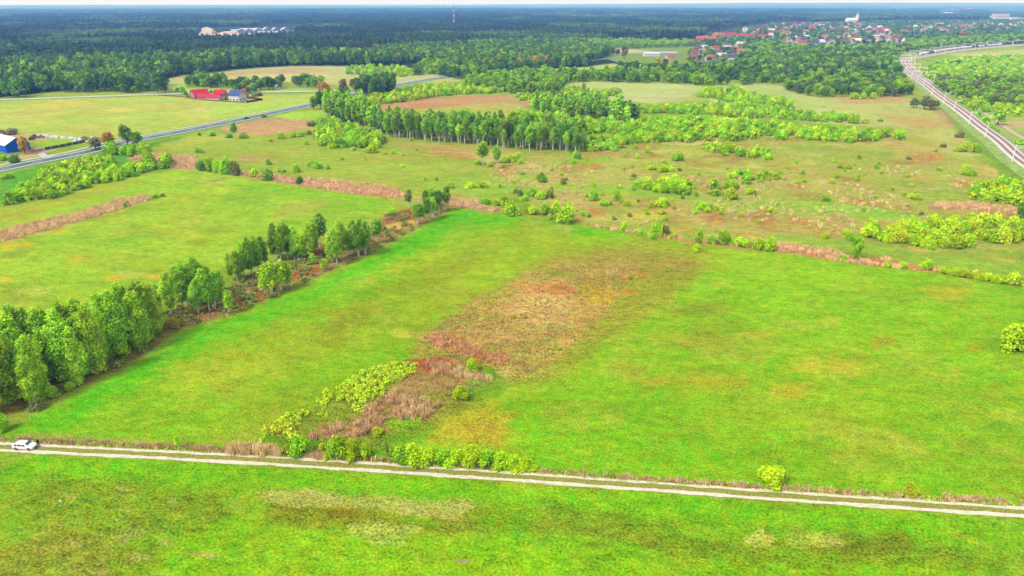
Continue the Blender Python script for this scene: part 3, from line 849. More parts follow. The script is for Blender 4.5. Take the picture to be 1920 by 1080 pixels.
def leaf_cloud(rs, centers, radii, n, leaf, shell=.72, flat=.55, jit=1.0):
    """n leaf quads spread through ellipsoidal clumps: denser towards the clump's skin"""
    centers, radii = np.array(centers, float), np.array(radii, float)
    w = (radii[:, 0] * radii[:, 1] + radii[:, 0] * radii[:, 2])
    k = rs.choice(len(centers), n, p=w / w.sum())
    d = rs.normal(size=(n, 3)); d /= np.linalg.norm(d, axis=1)[:, None]
    rr = np.where(rs.rand(n) < .8, shell + (1.06 - shell) * rs.rand(n) ** .7, rs.rand(n) ** .5 * shell)
    lump = 1 + .24 * np.sin(d[:, 0] * 7 + k) * np.cos(d[:, 2] * 6 + k * 2.1)
    pos = centers[k] + d * radii[k] * (rr * lump)[:, None]
    nrm = d * flat + rs.normal(size=(n, 3)) * (1 - flat) + np.array([0, 0, .25])
    nrm /= np.linalg.norm(nrm, axis=1)[:, None]
    a = np.cross(nrm, rs.normal(size=(n, 3))); a /= np.linalg.norm(a, axis=1)[:, None]
    b = np.cross(nrm, a)
    s = leaf * (0.6 + .8 * rs.rand(n)) * .5
    sa, sb = s * (1 + .3 * rs.rand(n)), s * (.7 + .3 * rs.rand(n))
    corners = []
    for i, j in ((-1, -.5), (.2, -1), (1, .4), (-.1, 1)):
        corners.append(pos + a * (sa * i)[:, None] + b * (sb * j)[:, None])
    v = np.stack(corners, 1).reshape(-1, 3)
    f = np.arange(n * 4).reshape(n, 4)
    blobv = rs.rand(len(centers))
    var = np.clip(rs.rand(n) * .6 + blobv[k] * .4, 0, 1)
    return v, f, np.repeat(var, 4)

def tube_np(pts, rad, n=5):
    mb = MB().tube(pts, rad, n)
    v = np.array(mb.v)
    f = [q for q in mb.f if len(q) == 4]
    return v, np.array(f)

def join_np(parts):
    vs, fs, at, mi, off = [], [], [], [], 0
    for v, f, a, m in parts:
        vs.append(v); fs.append(f + off); off += len(v)
        at.append(a if a is not None else np.full(len(v), .5)); mi.append(np.full(len(f), m))
    return np.concatenate(vs), np.concatenate(fs), np.concatenate(at), np.concatenate(mi)

def crown_mesh(name, cl, extra=()):
    parts = [(cl[0], cl[1], cl[2], 0)] + [(v, f, None, 1) for v, f in extra]
    v, f, a, mi = join_np(parts)
    return np_mesh(name, v, f, [LEAF, extra_mat] if extra else [LEAF], {'var': ('FLOAT', 'POINT', a)}, mi)

extra_mat = DARK_BARK
# ---- birch: 16 m, slender, drooping clumps, white forked stem
def birch_parts(seed, nleaf, leaf, H=16.0, W=2.3, low=.26, limbs=True, tn=6, tr=.19):
    rs = np.random.RandomState(seed)
    lean = rs.uniform(-.8, .8, 2)
    st = []
    for k in range(7):
        t = k / 6
        st.append((lean[0] * t * t + rs.uniform(-.12, .12) * (k > 0), lean[1] * t * t + rs.uniform(-.12, .12) * (k > 0), H * .93 * t))
    trunk = [tube_np(st, [tr * (1 - .8 * k / 6) for k in range(7)], tn)]
    if rs.rand() < .45:                        # a second stem
        dx, dy = rs.uniform(-1, 1, 2)
        trunk.append(tube_np([(0, 0, .1), (dx * .9, dy * .9, H * .25), (dx * 1.4, dy * 1.4, H * .75)], [.13, .1, .03], tn))
    cs, rd = [], []
    nb = 19 if nleaf > 1500 else 11
    for i in range(nb):
        t = (i + .5) / nb
        z = H * (low + (1 - low) * t)
        env = math.sin(math.pi * (.17 + .75 * t)) ** .8
        a = i * 2.4 + rs.uniform(-.5, .5)
        off = W * env * rs.uniform(.3, .62)
        r = W * env * rs.uniform(.36, .56) + .32
        cs.append((lean[0] * t * t + math.cos(a) * off, lean[1] * t * t + math.sin(a) * off, z - .3))
        rd.append((r, r, r * rs.uniform(1.0, 1.6)))
        if limbs and i % 2 == 0 and nleaf > 1500:
            tt = max(.12, (z - 1.6) / H)
            trunk.append(tube_np([(lean[0] * tt * tt, lean[1] * tt * tt, z - 2.0), (cs[-1][0] * .8, cs[-1][1] * .8, z + .2)], [.07, .02], 4))
    cs.append((lean[0], lean[1], H * .95)); rd.append((W * .3, W * .3, H * .08))
    return trunk, leaf_cloud(rs, cs, rd, nleaf, leaf, .55, .5)

def bush_parts(seed, nleaf, leaf, W=3.0, H=4.6, loose=.0):
    """wide multi-stemmed willow bush, W = half width, lobes right down to the grass"""
    rs = np.random.RandomState(seed)
    cs, rd = [], []
    nb = 11 if nleaf > 900 else 8
    for i in range(nb):
        a = i * 2.4 + rs.uniform(-.4, .4)
        q = rs.uniform(0, 1) ** .6
        off = W * q * .62
        top = H * (1 - .48 * q * q) * rs.uniform(.8, 1.02)
        r = W * rs.uniform(.3, .46)
        cs.append((math.cos(a) * off, math.sin(a) * off, max(r * .7, top - r)))
        rd.append((r, r, r * rs.uniform(.9, 1.25)))
        if i % 2 == 0:
            cs.append((math.cos(a) * off * 1.15, math.sin(a) * off * 1.15, max(r * .5, (top - r) * .45)))
            rd.append((r * 1.0, r * 1.0, r * .9))
    stems = []
    for i in range(6 if nleaf > 900 else 3):
        c = cs[(i * 2) % len(cs)]
        stems.append(tube_np([(rs.uniform(-.3, .3), rs.uniform(-.3, .3), -.05), (c[0] * .5, c[1] * .5, c[2] * .5), (c[0] * .9, c[1] * .9, c[2])], [.09, .06, .02], 4))
    return stems, leaf_cloud(rs, cs, rd, nleaf, leaf, .6 - loose, .5)

def round_parts(seed, nleaf, leaf, H=15.0, W=4.6, low=.22):
    """broad leafy tree with billowing lobes"""
    rs = np.random.RandomState(seed)
    cs, rd = [], []
    nb = 16
    for i in range(nb):
        t = (i + .5) / nb
        z = H * (low + (1 - low) * (.08 + .84 * t))
        env = math.sin(math.pi * (.18 + .72 * t)) ** .7
        a = i * 2.4 + rs.uniform(-.5, .5)
        off = W * env * rs.uniform(.35, .7)
        r = W * rs.uniform(.26, .44)
        cs.append((math.cos(a) * off, math.sin(a) * off, z)); rd.append((r, r, r * rs.uniform(.8, 1.15)))
    cs.append((0, 0, H * .88)); rd.append((W * .42, W * .42, W * .4))
    trunk = [tube_np([(0, 0, -.1), (.1, .05, H * .35), (0, 0, H * .75)], [.32, .24, .08], 6)]
    if nleaf > 1800:
        for i in range(4):
            c = cs[i * 3]
            trunk.append(tube_np([(0, 0, H * .22 + i), (c[0] * .8, c[1] * .8, c[2])], [.14, .04], 4))
    return trunk, leaf_cloud(rs, cs, rd, nleaf, leaf, .66, .55)

def pine_parts(seed, nleaf, leaf, H=19.0, W=2.6, low=.5):
    rs = np.random.RandomState(seed)
    cs, rd = [], []
    for i in range(8):
        t = (i + .5) / 8
        z = H * (low + (1 - low) * t)
        env = (1 - t) ** .45 * min(1, .5 + t * 1.6)
        a = i * 2.4 + rs.uniform(-.4, .4)
        off = W * env * rs.uniform(.3, .6)
        r = W * env * rs.uniform(.45, .65) + .3
        cs.append((math.cos(a) * off, math.sin(a) * off, z)); rd.append((r, r, r * .62))
    trunk = [tube_np([(0, 0, -.1), (rs.uniform(-.2, .2), rs.uniform(-.2, .2), H * .5), (0, 0, H * .94)], [.22, .17, .05], 5)]
    return trunk, leaf_cloud(rs, cs, rd, nleaf, leaf, .6, .45)

def two_part_meshes(kind, parts, bark):
    global extra_mat
    trunk, cl = parts
    v, f, a, mi = join_np([(v, f, None, 0) for v, f in trunk])
    tm = np_mesh(kind + '_trunk', v, f, [bark])
    cm = np_mesh(kind + '_crown', cl[0], cl[1], [LEAF], {'var': ('FLOAT', 'POINT', cl[2])})
    return cm, tm

def one_mesh(kind, parts, bark):
    trunk, cl = parts
    v, f, a, mi = join_np([(cl[0], cl[1], cl[2], 0)] + [(v, f, None, 1) for v, f in trunk])
    return np_mesh(kind, v, f, [LEAF, bark], {'var': ('FLOAT', 'POINT', a)}, mi)

PROTO = {
    'birch0': [two_part_meshes('birch', birch_parts(10 + i, 7000, .34), BIRCH_BARK) for i in range(5)],
    'grove0': [two_part_meshes('birch', birch_parts(20 + i, 7600, .34, low=.07, W=2.7), BIRCH_BARK) for i in range(5)],
    'birch1': [two_part_meshes('birch', birch_parts(30 + i, 2200, .55, low=.40, W=2.2, limbs=False, tn=5, tr=.24), BIRCH_BARK) for i in range(5)],
    'thin0': [two_part_meshes('birch', birch_parts(50 + i, 1300, .36, H=9, W=1.5, low=.3), BIRCH_BARK) for i in range(2)],
    'bush0': [two_part_meshes('bush', bush_parts(60 + i, 3300, .34), DARK_BARK) for i in range(5)],
    'bush1': [two_part_meshes('bush', bush_parts(70 + i, 1600, .42), DARK_BARK) for i in range(5)],
    'bush2': [one_mesh('bush', bush_parts(80 + i, 900, .6), DARK_BARK) for i in range(4)],
    'tree0': [two_part_meshes('tree', round_parts(90 + i, 3000, .6, H=13), DARK_BARK) for i in range(3)],
    'tree1': [one_mesh('tree', round_parts(100 + i, 1500, .8), DARK_BARK) for i in range(5)],
    'tree2': [one_mesh('tree', round_parts(110 + i, 650, 1.1), DARK_BARK) for i in range(4)],
    'pine1': [one_mesh('pine', pine_parts(120 + i, 800, .75), PINE_BARK) for i in range(4)],
    'pine2': [one_mesh('pine', pine_parts(130 + i, 330, 1.1), PINE_BARK) for i in range(4)],
}
HREF = {'birch': 16.0, 'grove': 16.0, 'thin': 9.0, 'bush': 4.6, 'tree': 15.0, 'pine': 19.0}
WREF = {'birch': 5.2, 'grove': 6.0, 'thin': 3.2, 'bush': 6.0, 'tree': 9.5, 'pine': 5.6}
HREF0 = {'tree0': 13.0}

# leaf colours: name -> base colour (word used in labels)
LC = {
    'lime': (0.40, 0.60, 0.012), 'bright': (0.26, 0.50, 0.014), 'yellow': (0.45, 0.58, 0.02), 'fresh': (0.20, 0.36, 0.018),
    'mid': (0.115, 0.225, 0.02), 'deep': (0.066, 0.14, 0.022), 'olive': (0.16, 0.19, 0.04), 'birch': (0.155, 0.28, 0.02),
    'birchlight': (0.24, 0.39, 0.02), 'orange': (0.42, 0.27, 0.03), 'brown': (0.20, 0.11, 0.045), 'bare': (0.22, 0.19, 0.11),
    'pine': (0.036, 0.070, 0.038), 'pinelight': (0.062, 0.112, 0.034), 'golden': (0.42, 0.36, 0.03), 'grey': (0.17, 0.21, 0.06),
}
LWORD = {'lime': 'lime green', 'bright': 'bright green', 'yellow': 'yellow-green', 'fresh': 'fresh green', 'mid': 'mid green', 'deep': 'dark green',
         'olive': 'olive', 'birch': 'green', 'birchlight': 'light green', 'orange': 'orange-brown', 'brown': 'reddish brown', 'bare': 'bare brown',
         'pine': 'dark', 'pinelight': 'green', 'golden': 'golden yellow', 'grey': 'grey-green'}

LBOOST = {'fresh': 1.65, 'mid': 1.7, 'deep': 1.7, 'birch': 1.75, 'birchlight': 1.6, 'pine': 1.5, 'pinelight': 1.5, 'bright': 1.08, 'lime': 1.0, 'yellow': 1.0, 'olive': 1.4, 'grey': 1.4, 'brown': 1.5, 'orange': 1.4, 'bare': 1.5}
def plant(kind, x, y, w, h, col, rs, lod):
    """one plant as a thing (Empty > crown, trunk) or, when it is too small to show parts, one mesh"""
    key = kind + str(lod)
    if key not in PROTO: key = kind + '1'
    if key not in PROTO: key = kind + '0'
    lst = PROTO[key]
    me = lst[rs.randint(len(lst))]
    H, W = HREF0.get(key, HREF[kind]), WREF[kind]
    rz = rs.uniform(0, 6.28)
    sc = (w / W, w / W, h / H)
    c = LC[col]
    j = rs.uniform(.9, 1.1)
    c = tuple(min(.62, q * LBOOST.get(col, 1.15) * (.8 if kind == 'tree' else 1)) for q in c)
    colr = (c[0] * j * rs.uniform(.92, 1.08), c[1] * j, c[2] * j, 1)
    nm = {'birch': 'birch_tree', 'grove': 'birch_tree', 'thin': 'birch_tree', 'bush': 'bush', 'tree': 'leafy_tree', 'pine': 'pine_tree'}[kind]
    if isinstance(me, tuple):
        root = empty(nm, (x, y, 0), rz, sc)
        for m_, pn in zip(me, ('crown', 'trunk') if kind != 'bush' else ('foliage', 'stem')):
            o = bpy.data.objects.new(pn, m_); COL.objects.link(o); o.parent = root
            o.color = colr
    else:
        root = bpy.data.objects.new(nm, me); COL.objects.link(root)
        root.location = (x, y, 0); root.rotation_euler = (0, 0, rz); root.scale = sc
        root.color = colr
    return root

# ---- scattering as ONE stuff object (geometry nodes)
def scatter(name, pts, rot, scl, meshes, col, label, cat=None):
    protos = bpy.data.collections.new(name + '_kinds')
    for i, me in enumerate(meshes):
        o = bpy.data.objects.new(name + '_kind', me)
        if col: o.color = (*col, 1)
        protos.objects.link(o)
    n = len(pts)
    me = bpy.data.meshes.new(name)
    me.vertices.add(n)
    me.vertices.foreach_set('co', np.ascontiguousarray(pts, np.float32).ravel())
    for nm, arr in (('rot', rot), ('scl', scl)):
        a = me.attributes.new(nm, 'FLOAT_VECTOR', 'POINT'); a.data.foreach_set('vector', np.ascontiguousarray(arr, np.float32).ravel())
    ob = bpy.data.objects.new(name, me); COL.objects.link(ob)
    if col: ob.color = (*col, 1)
    ng = bpy.data.node_groups.new(name + '_scatter', 'GeometryNodeTree')
    ng.interface.new_socket('Geometry', in_out='INPUT', socket_type='NodeSocketGeometry')
    ng.interface.new_socket('Geometry', in_out='OUTPUT', socket_type='NodeSocketGeometry')
    N, L = ng.nodes, ng.links
    gi, go = N.new('NodeGroupInput'), N.new('NodeGroupOutput')
    ci = N.new('GeometryNodeCollectionInfo'); ci.inputs['Collection'].default_value = protos
    ci.inputs['Separate Children'].default_value = True; ci.inputs['Reset Children'].default_value = True
    ip = N.new('GeometryNodeInstanceOnPoints'); ip.inputs['Pick Instance'].default_value = True
    L.new(gi.outputs[0], ip.inputs['Points']); L.new(ci.outputs[0], ip.inputs['Instance'])
    for nm, sk in (('rot', 'Rotation'), ('scl', 'Scale')):
        na = N.new('GeometryNodeInputNamedAttribute'); na.data_type = 'FLOAT_VECTOR'; na.inputs['Name'].default_value = nm
        L.new(na.outputs['Attribute'], ip.inputs[sk])
    rv = N.new('FunctionNodeRandomValue'); rv.data_type = 'INT'
    rv.inputs[4].default_value = 0; rv.inputs[5].default_value = len(meshes) - 1
    L.new(rv.outputs[2], ip.inputs['Instance Index'])
    L.new(ip.outputs[0], go.inputs[0])
    md = ob.modifiers.new('scatter', 'NODES'); md.node_group = ng
    tag(ob, label, cat or name.replace('_', ' '), kind='stuff')
    return ob

# ---- jittered world-space sampling of a surveyed polygon
def poly_world(poly):
    return [G(*p) for p in poly]

def sample_poly(poly, spacing, seed, jit=.42, keep=1.0):
    W = poly_world(poly)
    xs, ys = [p[0] for p in W], [p[1] for p in W]
    rs = np.random.RandomState(seed)
    X, Y = np.meshgrid(np.arange(min(xs), max(xs) + spacing, spacing), np.arange(min(ys), max(ys) + spacing, spacing))
    X[1::2] += spacing / 2
    X = (X + rs.uniform(-jit, jit, X.shape) * spacing).ravel(); Y = (Y + rs.uniform(-jit, jit, Y.shape) * spacing).ravel()
    m = inside(X, Y, W) & (rs.rand(len(X)) < keep)
    return np.stack([X[m], Y[m]], 1)

PLANTS = []        # dict(kind, x, y, w, h, col, label, group, single)
def fill(kind, poly, spacing, w, h, cols, place, seed, keep=1.0, group=None, jit=.42, lod=None):
    P = sample_poly(poly, spacing, seed, jit, keep)
    rs = np.random.RandomState(seed + 1)
    names, wt = zip(*cols)
    wt = np.array(wt, float); wt /= wt.sum()
    for x, y in P:
        s = rs.uniform(.78, 1.22)
        PLANTS.append(dict(kind=kind, x=x, y=y, w=w * s * rs.uniform(.88, 1.15), h=h * s * rs.uniform(.9, 1.12), col=names[rs.choice(len(names), p=wt)],
                           place=place, group=group or place, single=False, lod=lod))

def one(kind, px, py, wpx, hpx, col, label, lod=None):
    x, y = G(px, py)
    w, h = size_at(px, py, wpx, hpx)
    PLANTS.append(dict(kind=kind, x=x, y=y, w=w, h=h, col=col, label=label, group=None, single=True, lod=lod))

def row(kind, items, place, group=None, lod=None):
    """items (px,py,w,h,colour); label gets its own rank from left to right"""
    items = sorted(items, key=lambda q: q[0])
    for i, (px, py, wp, hp, col) in enumerate(items):
        x, y = G(px, py)
        w, h = size_at(px, py, wp, hp)
        PLANTS.append(dict(kind=kind, x=x, y=y, w=w, h=h, col=col, place=place, rank=(i, len(items)), group=group or place, single=True, lod=lod))
# ------------------------------------------------------------------ what grows where (photo pixels of the FOOT of each plant)
B, T_, U, P_ = 'birch', 'tree', 'bush', 'pine'
# left grove by the track
fill('grove', [(-60, 790), (20, 778), (60, 768), (125, 735), (180, 708), (228, 684), (262, 656), (297, 632), (285, 612), (200, 636), (110, 660), (0, 690), (-60, 705)],
     3.9, 5.8, 13.6, [('fresh', 3), ('birchlight', 4), ('birch', 2)], 'in the dense birch grove at the left edge above the dirt track', 1, jit=.36)
fill(U, [(60, 772), (125, 742), (180, 716), (190, 702), (120, 728), (60, 755)], 4.5, 3.6, 2.6, [('fresh', 2), ('grey', 1), ('birch', 1)], 'at the foot of the dense left birch grove', 2, keep=.7)
row(B, [(297, 590, 26, 58, 'mid'), (322, 596, 32, 88, 'birchlight'), (338, 566, 30, 70, 'mid'), (350, 572, 34, 80, 'birch'), (369, 586, 26, 56, 'fresh'), (394, 584, 34, 84, 'fresh'),
        (404, 581, 28, 76, 'birch'), (378, 562, 30, 74, 'fresh'), (365, 556, 28, 66, 'birch'), (414, 572, 26, 66, 'birch')],
    'in the loose birch clump just right of the dense left grove')
row('thin', [(431, 587, 20, 48, 'birchlight'), (283, 600, 18, 60, 'fresh')], 'standing thin at the end of the loose birch clump')
row(B, [(446, 527, 26, 62, 'birch'), (458, 520, 26, 66, 'fresh'), (472, 518, 28, 74, 'mid'), (486, 511, 28, 70, 'birch'), (497, 503, 24, 62, 'mid')], 'in the left half of the birch row along the hay meadow')
row('thin', [(498, 553, 26, 62, 'birchlight'), (510, 553, 24, 66, 'birchlight'), (527, 546, 26, 62, 'birchlight'), (537, 541, 22, 54, 'fresh'), (542, 538, 20, 46, 'fresh')],
    'in the pale thin clump in front of the birch row')
row(B, [(514, 489, 24, 60, 'mid'), (527, 489, 26, 68, 'birch'), (540, 486, 26, 68, 'mid'), (552, 484, 26, 62, 'fresh'), (559, 488, 24, 50, 'birchlight'), (568, 487, 22, 48, 'fresh')],
    'in the thick middle clump of the birch row')
row(B, [(601, 462, 36, 64, 'mid')], 'standing alone broad and dark in the birch row')
row(B, [(622, 492, 20, 44, 'fresh'), (632, 494, 26, 66, 'birch'), (645, 482, 26, 66, 'birch'), (658, 478, 24, 52, 'fresh'), (664, 466, 22, 56, 'mid'), (674, 475, 26, 66, 'birch'), (682, 474, 22, 50, 'birchlight'), (640, 470, 24, 60, 'fresh')],
    'in the right clump of the birch row')
row(B, [(706, 456, 24, 50, 'birch')], 'standing alone at the right end of the birch row')
row('thin', [(609, 506, 16, 24, 'birchlight'), (737, 404, 14, 14, 'bright'), (588, 495, 14, 22, 'fresh')], 'small and young beside the birch row', 'young trees beside the birch row')
row(B, [(766, 390, 18, 36, 'grey'), (782, 421, 20, 42, 'birch'), (790, 419, 18, 40, 'mid'), (801, 415, 20, 46, 'mid'), (812, 410, 18, 42, 'birch'), (800, 395, 20, 42, 'mid'), (812, 400, 20, 46, 'mid'), (823, 398, 20, 44, 'mid'), (836, 395, 22, 48, 'mid'), (810, 388, 20, 38, 'birch')],
    'in the dark clump at the upper corner of the hay meadow')
one(U, 323, 613, 36, 22, 'golden', 'low golden-brown dome bush at the foot of the leaning birch')
for k_, pl_ in enumerate(([(428, 540), (470, 524), (510, 508), (500, 496), (430, 522)], [(505, 496), (575, 492), (600, 476), (590, 466), (510, 482)], [(612, 494), (690, 478), (700, 464), (640, 468)], [(335, 598), (420, 580), (415, 562), (340, 566)])):
    fill(B, pl_, 5.0, 4.0, 9.8, [('birch', 4), ('mid', 3), ('birchlight', 2)], 'filling the gaps of the birch row along the hay meadow', 90 + k_, keep=.9)
# shrubs along the dirt track and in the hay meadow
row(U, [(750, 863, 52, 44, 'bright'), (776, 865, 60, 50, 'lime'), (806, 865, 54, 42, 'lime'), (832, 867, 52, 40, 'bright'), (858, 868, 50, 38, 'lime'), (884, 869, 56, 46, 'lime'), (912, 870, 52, 40, 'bright'), (940, 873, 50, 38, 'lime'), (964, 875, 46, 34, 'lime'), (985, 877, 38, 28, 'lime'), (1003, 880, 16, 14, 'lime')],
    'in the long clipped-looking hedge above the dirt track')
one(U, 562, 850, 50, 48, 'bright', 'round bright green bush left of the taller double bush above the dirt track')
one(U, 636, 859, 50, 58, 'bright', 'tallest bright green bush above the dirt track, main half of a double bush')
one(U, 660, 858, 42, 46, 'lime', 'lime green bush leaning on the tallest bush above the dirt track')
one(U, 683, 857, 28, 34, 'lime', 'small lime green bush right of the tallest bush above the dirt track')
one(U, 605, 846, 20, 22, 'yellow', 'small yellow-green bush left of the tallest bush above the dirt track')
one(U, 611, 862, 12, 14, 'lime', 'tiny lime green shrub in the ditch left of the tallest bush')
one(U, 708, 815, 30, 22, 'yellow', 'pale yellow-green shrub among the pink reeds above the hedge gap')
one(U, 885, 697, 25, 34, 'lime', 'lone lime green bush in the red-brown sedge of the hay meadow')
one(U, 865, 749, 34, 36, 'lime', 'lone lime green bush below the red-brown sedge of the hay meadow')
one(U, 1447, 905, 66, 44, 'lime', 'large lone lime green bush on the right above the dirt track')
one(U, 1704, 926, 36, 32, 'yellow', 'small lone yellow-green bush near the right end of the dirt track')
one(U, 1897, 655, 66, 66, 'lime', 'big lime green bush half cut off by the right edge, left half')
one(U, 1932, 657, 66, 66, 'lime', 'big lime green bush half cut off by the right edge, right half')
one(U, 4, 806, 34, 44, 'bright', 'bright bush at the very left edge above the parked car')
one('thin', 335, 840, 12, 26, 'birchlight', 'thin leafy sapling in the ditch between the car and the pink reeds')
one('thin', 728, 864, 7, 38, 'olive', 'bare grey sapling pole at the left end of the long hedge')
row(U, [(1182, 523, 9, 8, 'mid'), (1194, 523, 10, 8, 'lime'), (1251, 510, 8, 7, 'bright'), (1216, 529, 8, 5, 'golden'), (1206, 520, 8, 6, 'orange')], 'tiny in the upper end of the dry sedge patch')
row(U, [(1048, 655, 12, 9, 'lime'), (1059, 657, 8, 5, 'lime'), (1033, 665, 9, 9, 'yellow'), (962, 597, 14, 8, 'golden'), (985, 596, 10, 6, 'golden'), (938, 612, 10, 7, 'golden')], 'tiny along the lower edge of the dry sedge patch')
# hedgerow on the far edge of the hay meadow
row(U, [(1170, 431, 20, 18, 'lime'), (1202, 440, 22, 14, 'bright'), (1232, 442, 26, 34, 'bright'), (1248, 440, 22, 22, 'olive'), (1262, 446, 20, 12, 'lime'), (1222, 447, 20, 14, 'bright'), (1310, 453, 22, 26, 'bright'), (1335, 456, 24, 20, 'bright'),
        (1357, 457, 32, 32, 'bright'), (1390, 461, 34, 22, 'lime'), (1306, 471, 24, 12, 'lime'), (1424, 466, 30, 26, 'lime'), (1443, 470, 26, 34, 'lime'), (1374, 458, 20, 16, 'bright'), (1408, 463, 22, 18, 'lime')],
    'in the hedgerow at the far edge of the hay meadow')
one(T_, 1602, 488, 26, 48, 'bright', 'slim bright green tree rising from the reeds at the far edge of the hay meadow')
row(U, [(1580, 488, 22, 16, 'bright'), (1664, 500, 22, 14, 'lime'), (1690, 501, 24, 14, 'lime'), (1737, 504, 24, 26, 'lime'), (1546, 446, 20, 16, 'lime'), (1587, 446, 24, 24, 'lime'), (1598, 452, 18, 20, 'bright'), (1624, 430, 16, 20, 'lime')],
    'between the reeds on the right far edge of the hay meadow')
row(U, [(1772, 513, 26, 16, 'lime'), (1790, 516, 26, 20, 'lime'), (1808, 519, 28, 22, 'yellow'), (1830, 523, 30, 24, 'yellow'), (1852, 526, 28, 22, 'lime'), (1872, 529, 28, 24, 'lime'), (1896, 532, 34, 30, 'yellow'), (1922, 536, 30, 26, 'lime')],
    'in the hedge leaving the photo at the right edge')
# scattered bushes of the middle meadow, right part
row(U, [(958, 404, 34, 34, 'fresh'), (990, 396, 30, 20, 'bright'), (1000, 401, 28, 20, 'lime'), (1022, 402, 30, 28, 'bright'), (1042, 396, 24, 24, 'lime'), (1031, 411, 14, 14, 'bright'), (1062, 417, 40, 44, 'lime'), (910, 382, 26, 14, 'bright'), (934, 385, 26, 16, 'lime'), (948, 380, 24, 20, 'lime'), (1079, 396, 12, 10, 'yellow')],
    'in the cluster beyond the far edge of the hay meadow')
row(U, [(984, 376, 18, 14, 'bright'), (975, 366, 16, 14, 'mid'), (998, 366, 28, 20, 'bright'), (1014, 373, 26, 20, 'lime'), (1031, 371, 20, 20, 'olive'), (967, 362, 14, 12, 'mid'), (882, 352, 22, 14, 'lime'), (905, 352, 26, 16, 'lime'), (938, 352, 12, 12, 'lime'), (845, 352, 18, 16, 'lime'), (818, 338, 8, 9, 'bright'), (797, 338, 8, 9, 'lime')],
    'in the middle of the rough meadow beyond the dark birch clump')
one(U, 1015, 341, 25, 24, 'mid', 'round mid green bush beside the thin green line in the rough meadow')
one(U, 1056, 345, 15, 15, 'olive', 'small olive bush right of the round mid green bush in the rough meadow')
row(U, [(1112, 376, 22, 25, 'bright'), (1157, 376, 18, 25, 'bright'), (1132, 385, 22, 14, 'bright'), (1177, 385, 20, 16, 'lime'), (1145, 385, 8, 12, 'bright'), (1197, 379, 7, 8, 'mid'), (1221, 389, 15, 15, 'lime'), (1239, 387, 26, 22, 'lime'), (1250, 385, 14, 14, 'bright'), (1240, 401, 18, 10, 'lime'), (1210, 395, 9, 7, 'lime'), (1264, 392, 10, 7, 'golden'), (1105, 408, 8, 10, 'mid')],
    'in the scattered middle group of the rough meadow')
row(U, [(1317, 393, 22, 20, 'bright'), (1327, 397, 16, 12, 'lime'), (1335, 392, 12, 14, 'bright'), (1347, 394, 20, 14, 'lime'), (1302, 401, 14, 10, 'bright'), (1362, 366, 14, 14, 'lime')], 'in the small group below the long lime thicket')
fill(U, [(1190, 355), (1235, 361), (1290, 366), (1312, 362), (1305, 350), (1262, 342), (1200, 346)], 5.0, 6.5, 4.6, [('lime', 3), ('bright', 3)], 'in the long lime thicket in the middle of the rough meadow', 11)
one(U, 1187, 356, 13, 12, 'bright', 'small bright bush left of the long lime thicket')
fill(U, [(1315, 356), (1350, 362), (1410, 358), (1400, 343), (1330, 342)], 7.0, 5.5, 4.0, [('lime', 3), ('bright', 2)], 'in the loose thicket right of the long lime thicket', 12)
row(U, [(1370, 373, 32, 28, 'lime'), (1345, 366, 26, 16, 'bright'), (1304, 367, 12, 14, 'bright'), (1404, 364, 18, 16, 'lime')], 'on the near side of the loose lime thicket')
fill(U, [(1360, 337), (1380, 342), (1455, 338), (1450, 326), (1370, 326)], 6.5, 5.5, 3.2, [('lime', 2), ('bright', 2), ('yellow', 1)], 'in the low band above the loose lime thicket', 13)
row(U, [(1222, 318, 22, 12, 'yellow'), (1240, 322, 26, 14, 'lime'), (1254, 320, 24, 14, 'lime'), (1270, 301, 26, 22, 'bright'), (1216, 287, 16, 16, 'lime'), (1191, 278, 11, 11, 'yellow'), (1185, 313, 9, 9, 'yellow'), (1195, 298, 11, 12, 'yellow'), (1172, 294, 8, 9, 'yellow'), (1245, 305, 10, 9, 'lime'), (1152, 284, 12, 10, 'fresh')],
    'below the near edge of the lime woods')
row(U, [(1075, 306, 11, 10, 'bright'), (1078, 296, 14, 16, 'bright'), (1085, 298, 14, 14, 'mid'), (1101, 302, 6, 6, 'bright')], 'at the right end of the birch stand by the green patch')
row(U, [(1610, 298, 12, 13, 'lime'), (1575, 315, 14, 10, 'golden'), (1590, 316, 16, 9, 'lime'), (1557, 343, 15, 12, 'yellow'), (1569, 332, 9, 10, 'bright'), (1507, 342, 12, 10, 'yellow'), (1443, 338, 18, 12, 'lime'), (1445, 299, 14, 12, 'lime'), (1547, 377, 21, 16, 'bright'), (1447, 397, 20, 13, 'yellow'), (1523, 374, 6, 8, 'lime'), (1710, 373, 16, 14, 'yellow'), (1722, 374, 16, 14, 'lime')],
    'alone in the open rough meadow on the right')
row(U, [(1808, 328, 20, 18, 'lime'), (1820, 329, 22, 18, 'bright'), (1812, 316, 16, 14, 'lime'), (1798, 284, 22, 14, 'lime'), (1813, 284, 26, 20, 'lime'), (1830, 285, 24, 20, 'bright'), (1754, 285, 10, 9, 'lime'), (1768, 276, 14, 10, 'olive')],
    'beside the foot of the railway bank')
fill(U, [(1812, 372), (1850, 386), (1900, 388), (1990, 392), (1990, 352), (1915, 348), (1855, 350), (1820, 358)], 5.0, 6.5, 5.0, [('lime', 4), ('bright', 2)], 'in the lime thicket at the right edge below the railway', 14)
row(U, [(1866, 395, 9, 10, 'bright')], 'tiny below the right edge thicket')
fill(U, [(1624, 446), (1665, 456), (1720, 464), (1790, 472), (1822, 470), (1800, 450), (1860, 455), (1990, 466), (1990, 430), (1900, 424), (1845, 412), (1760, 428), (1680, 430), (1632, 434)],
     4.6, 6.0, 5.0, [('lime', 5), ('yellow', 3), ('bright', 1)], 'in the big yellow-green thicket on the right', 15)
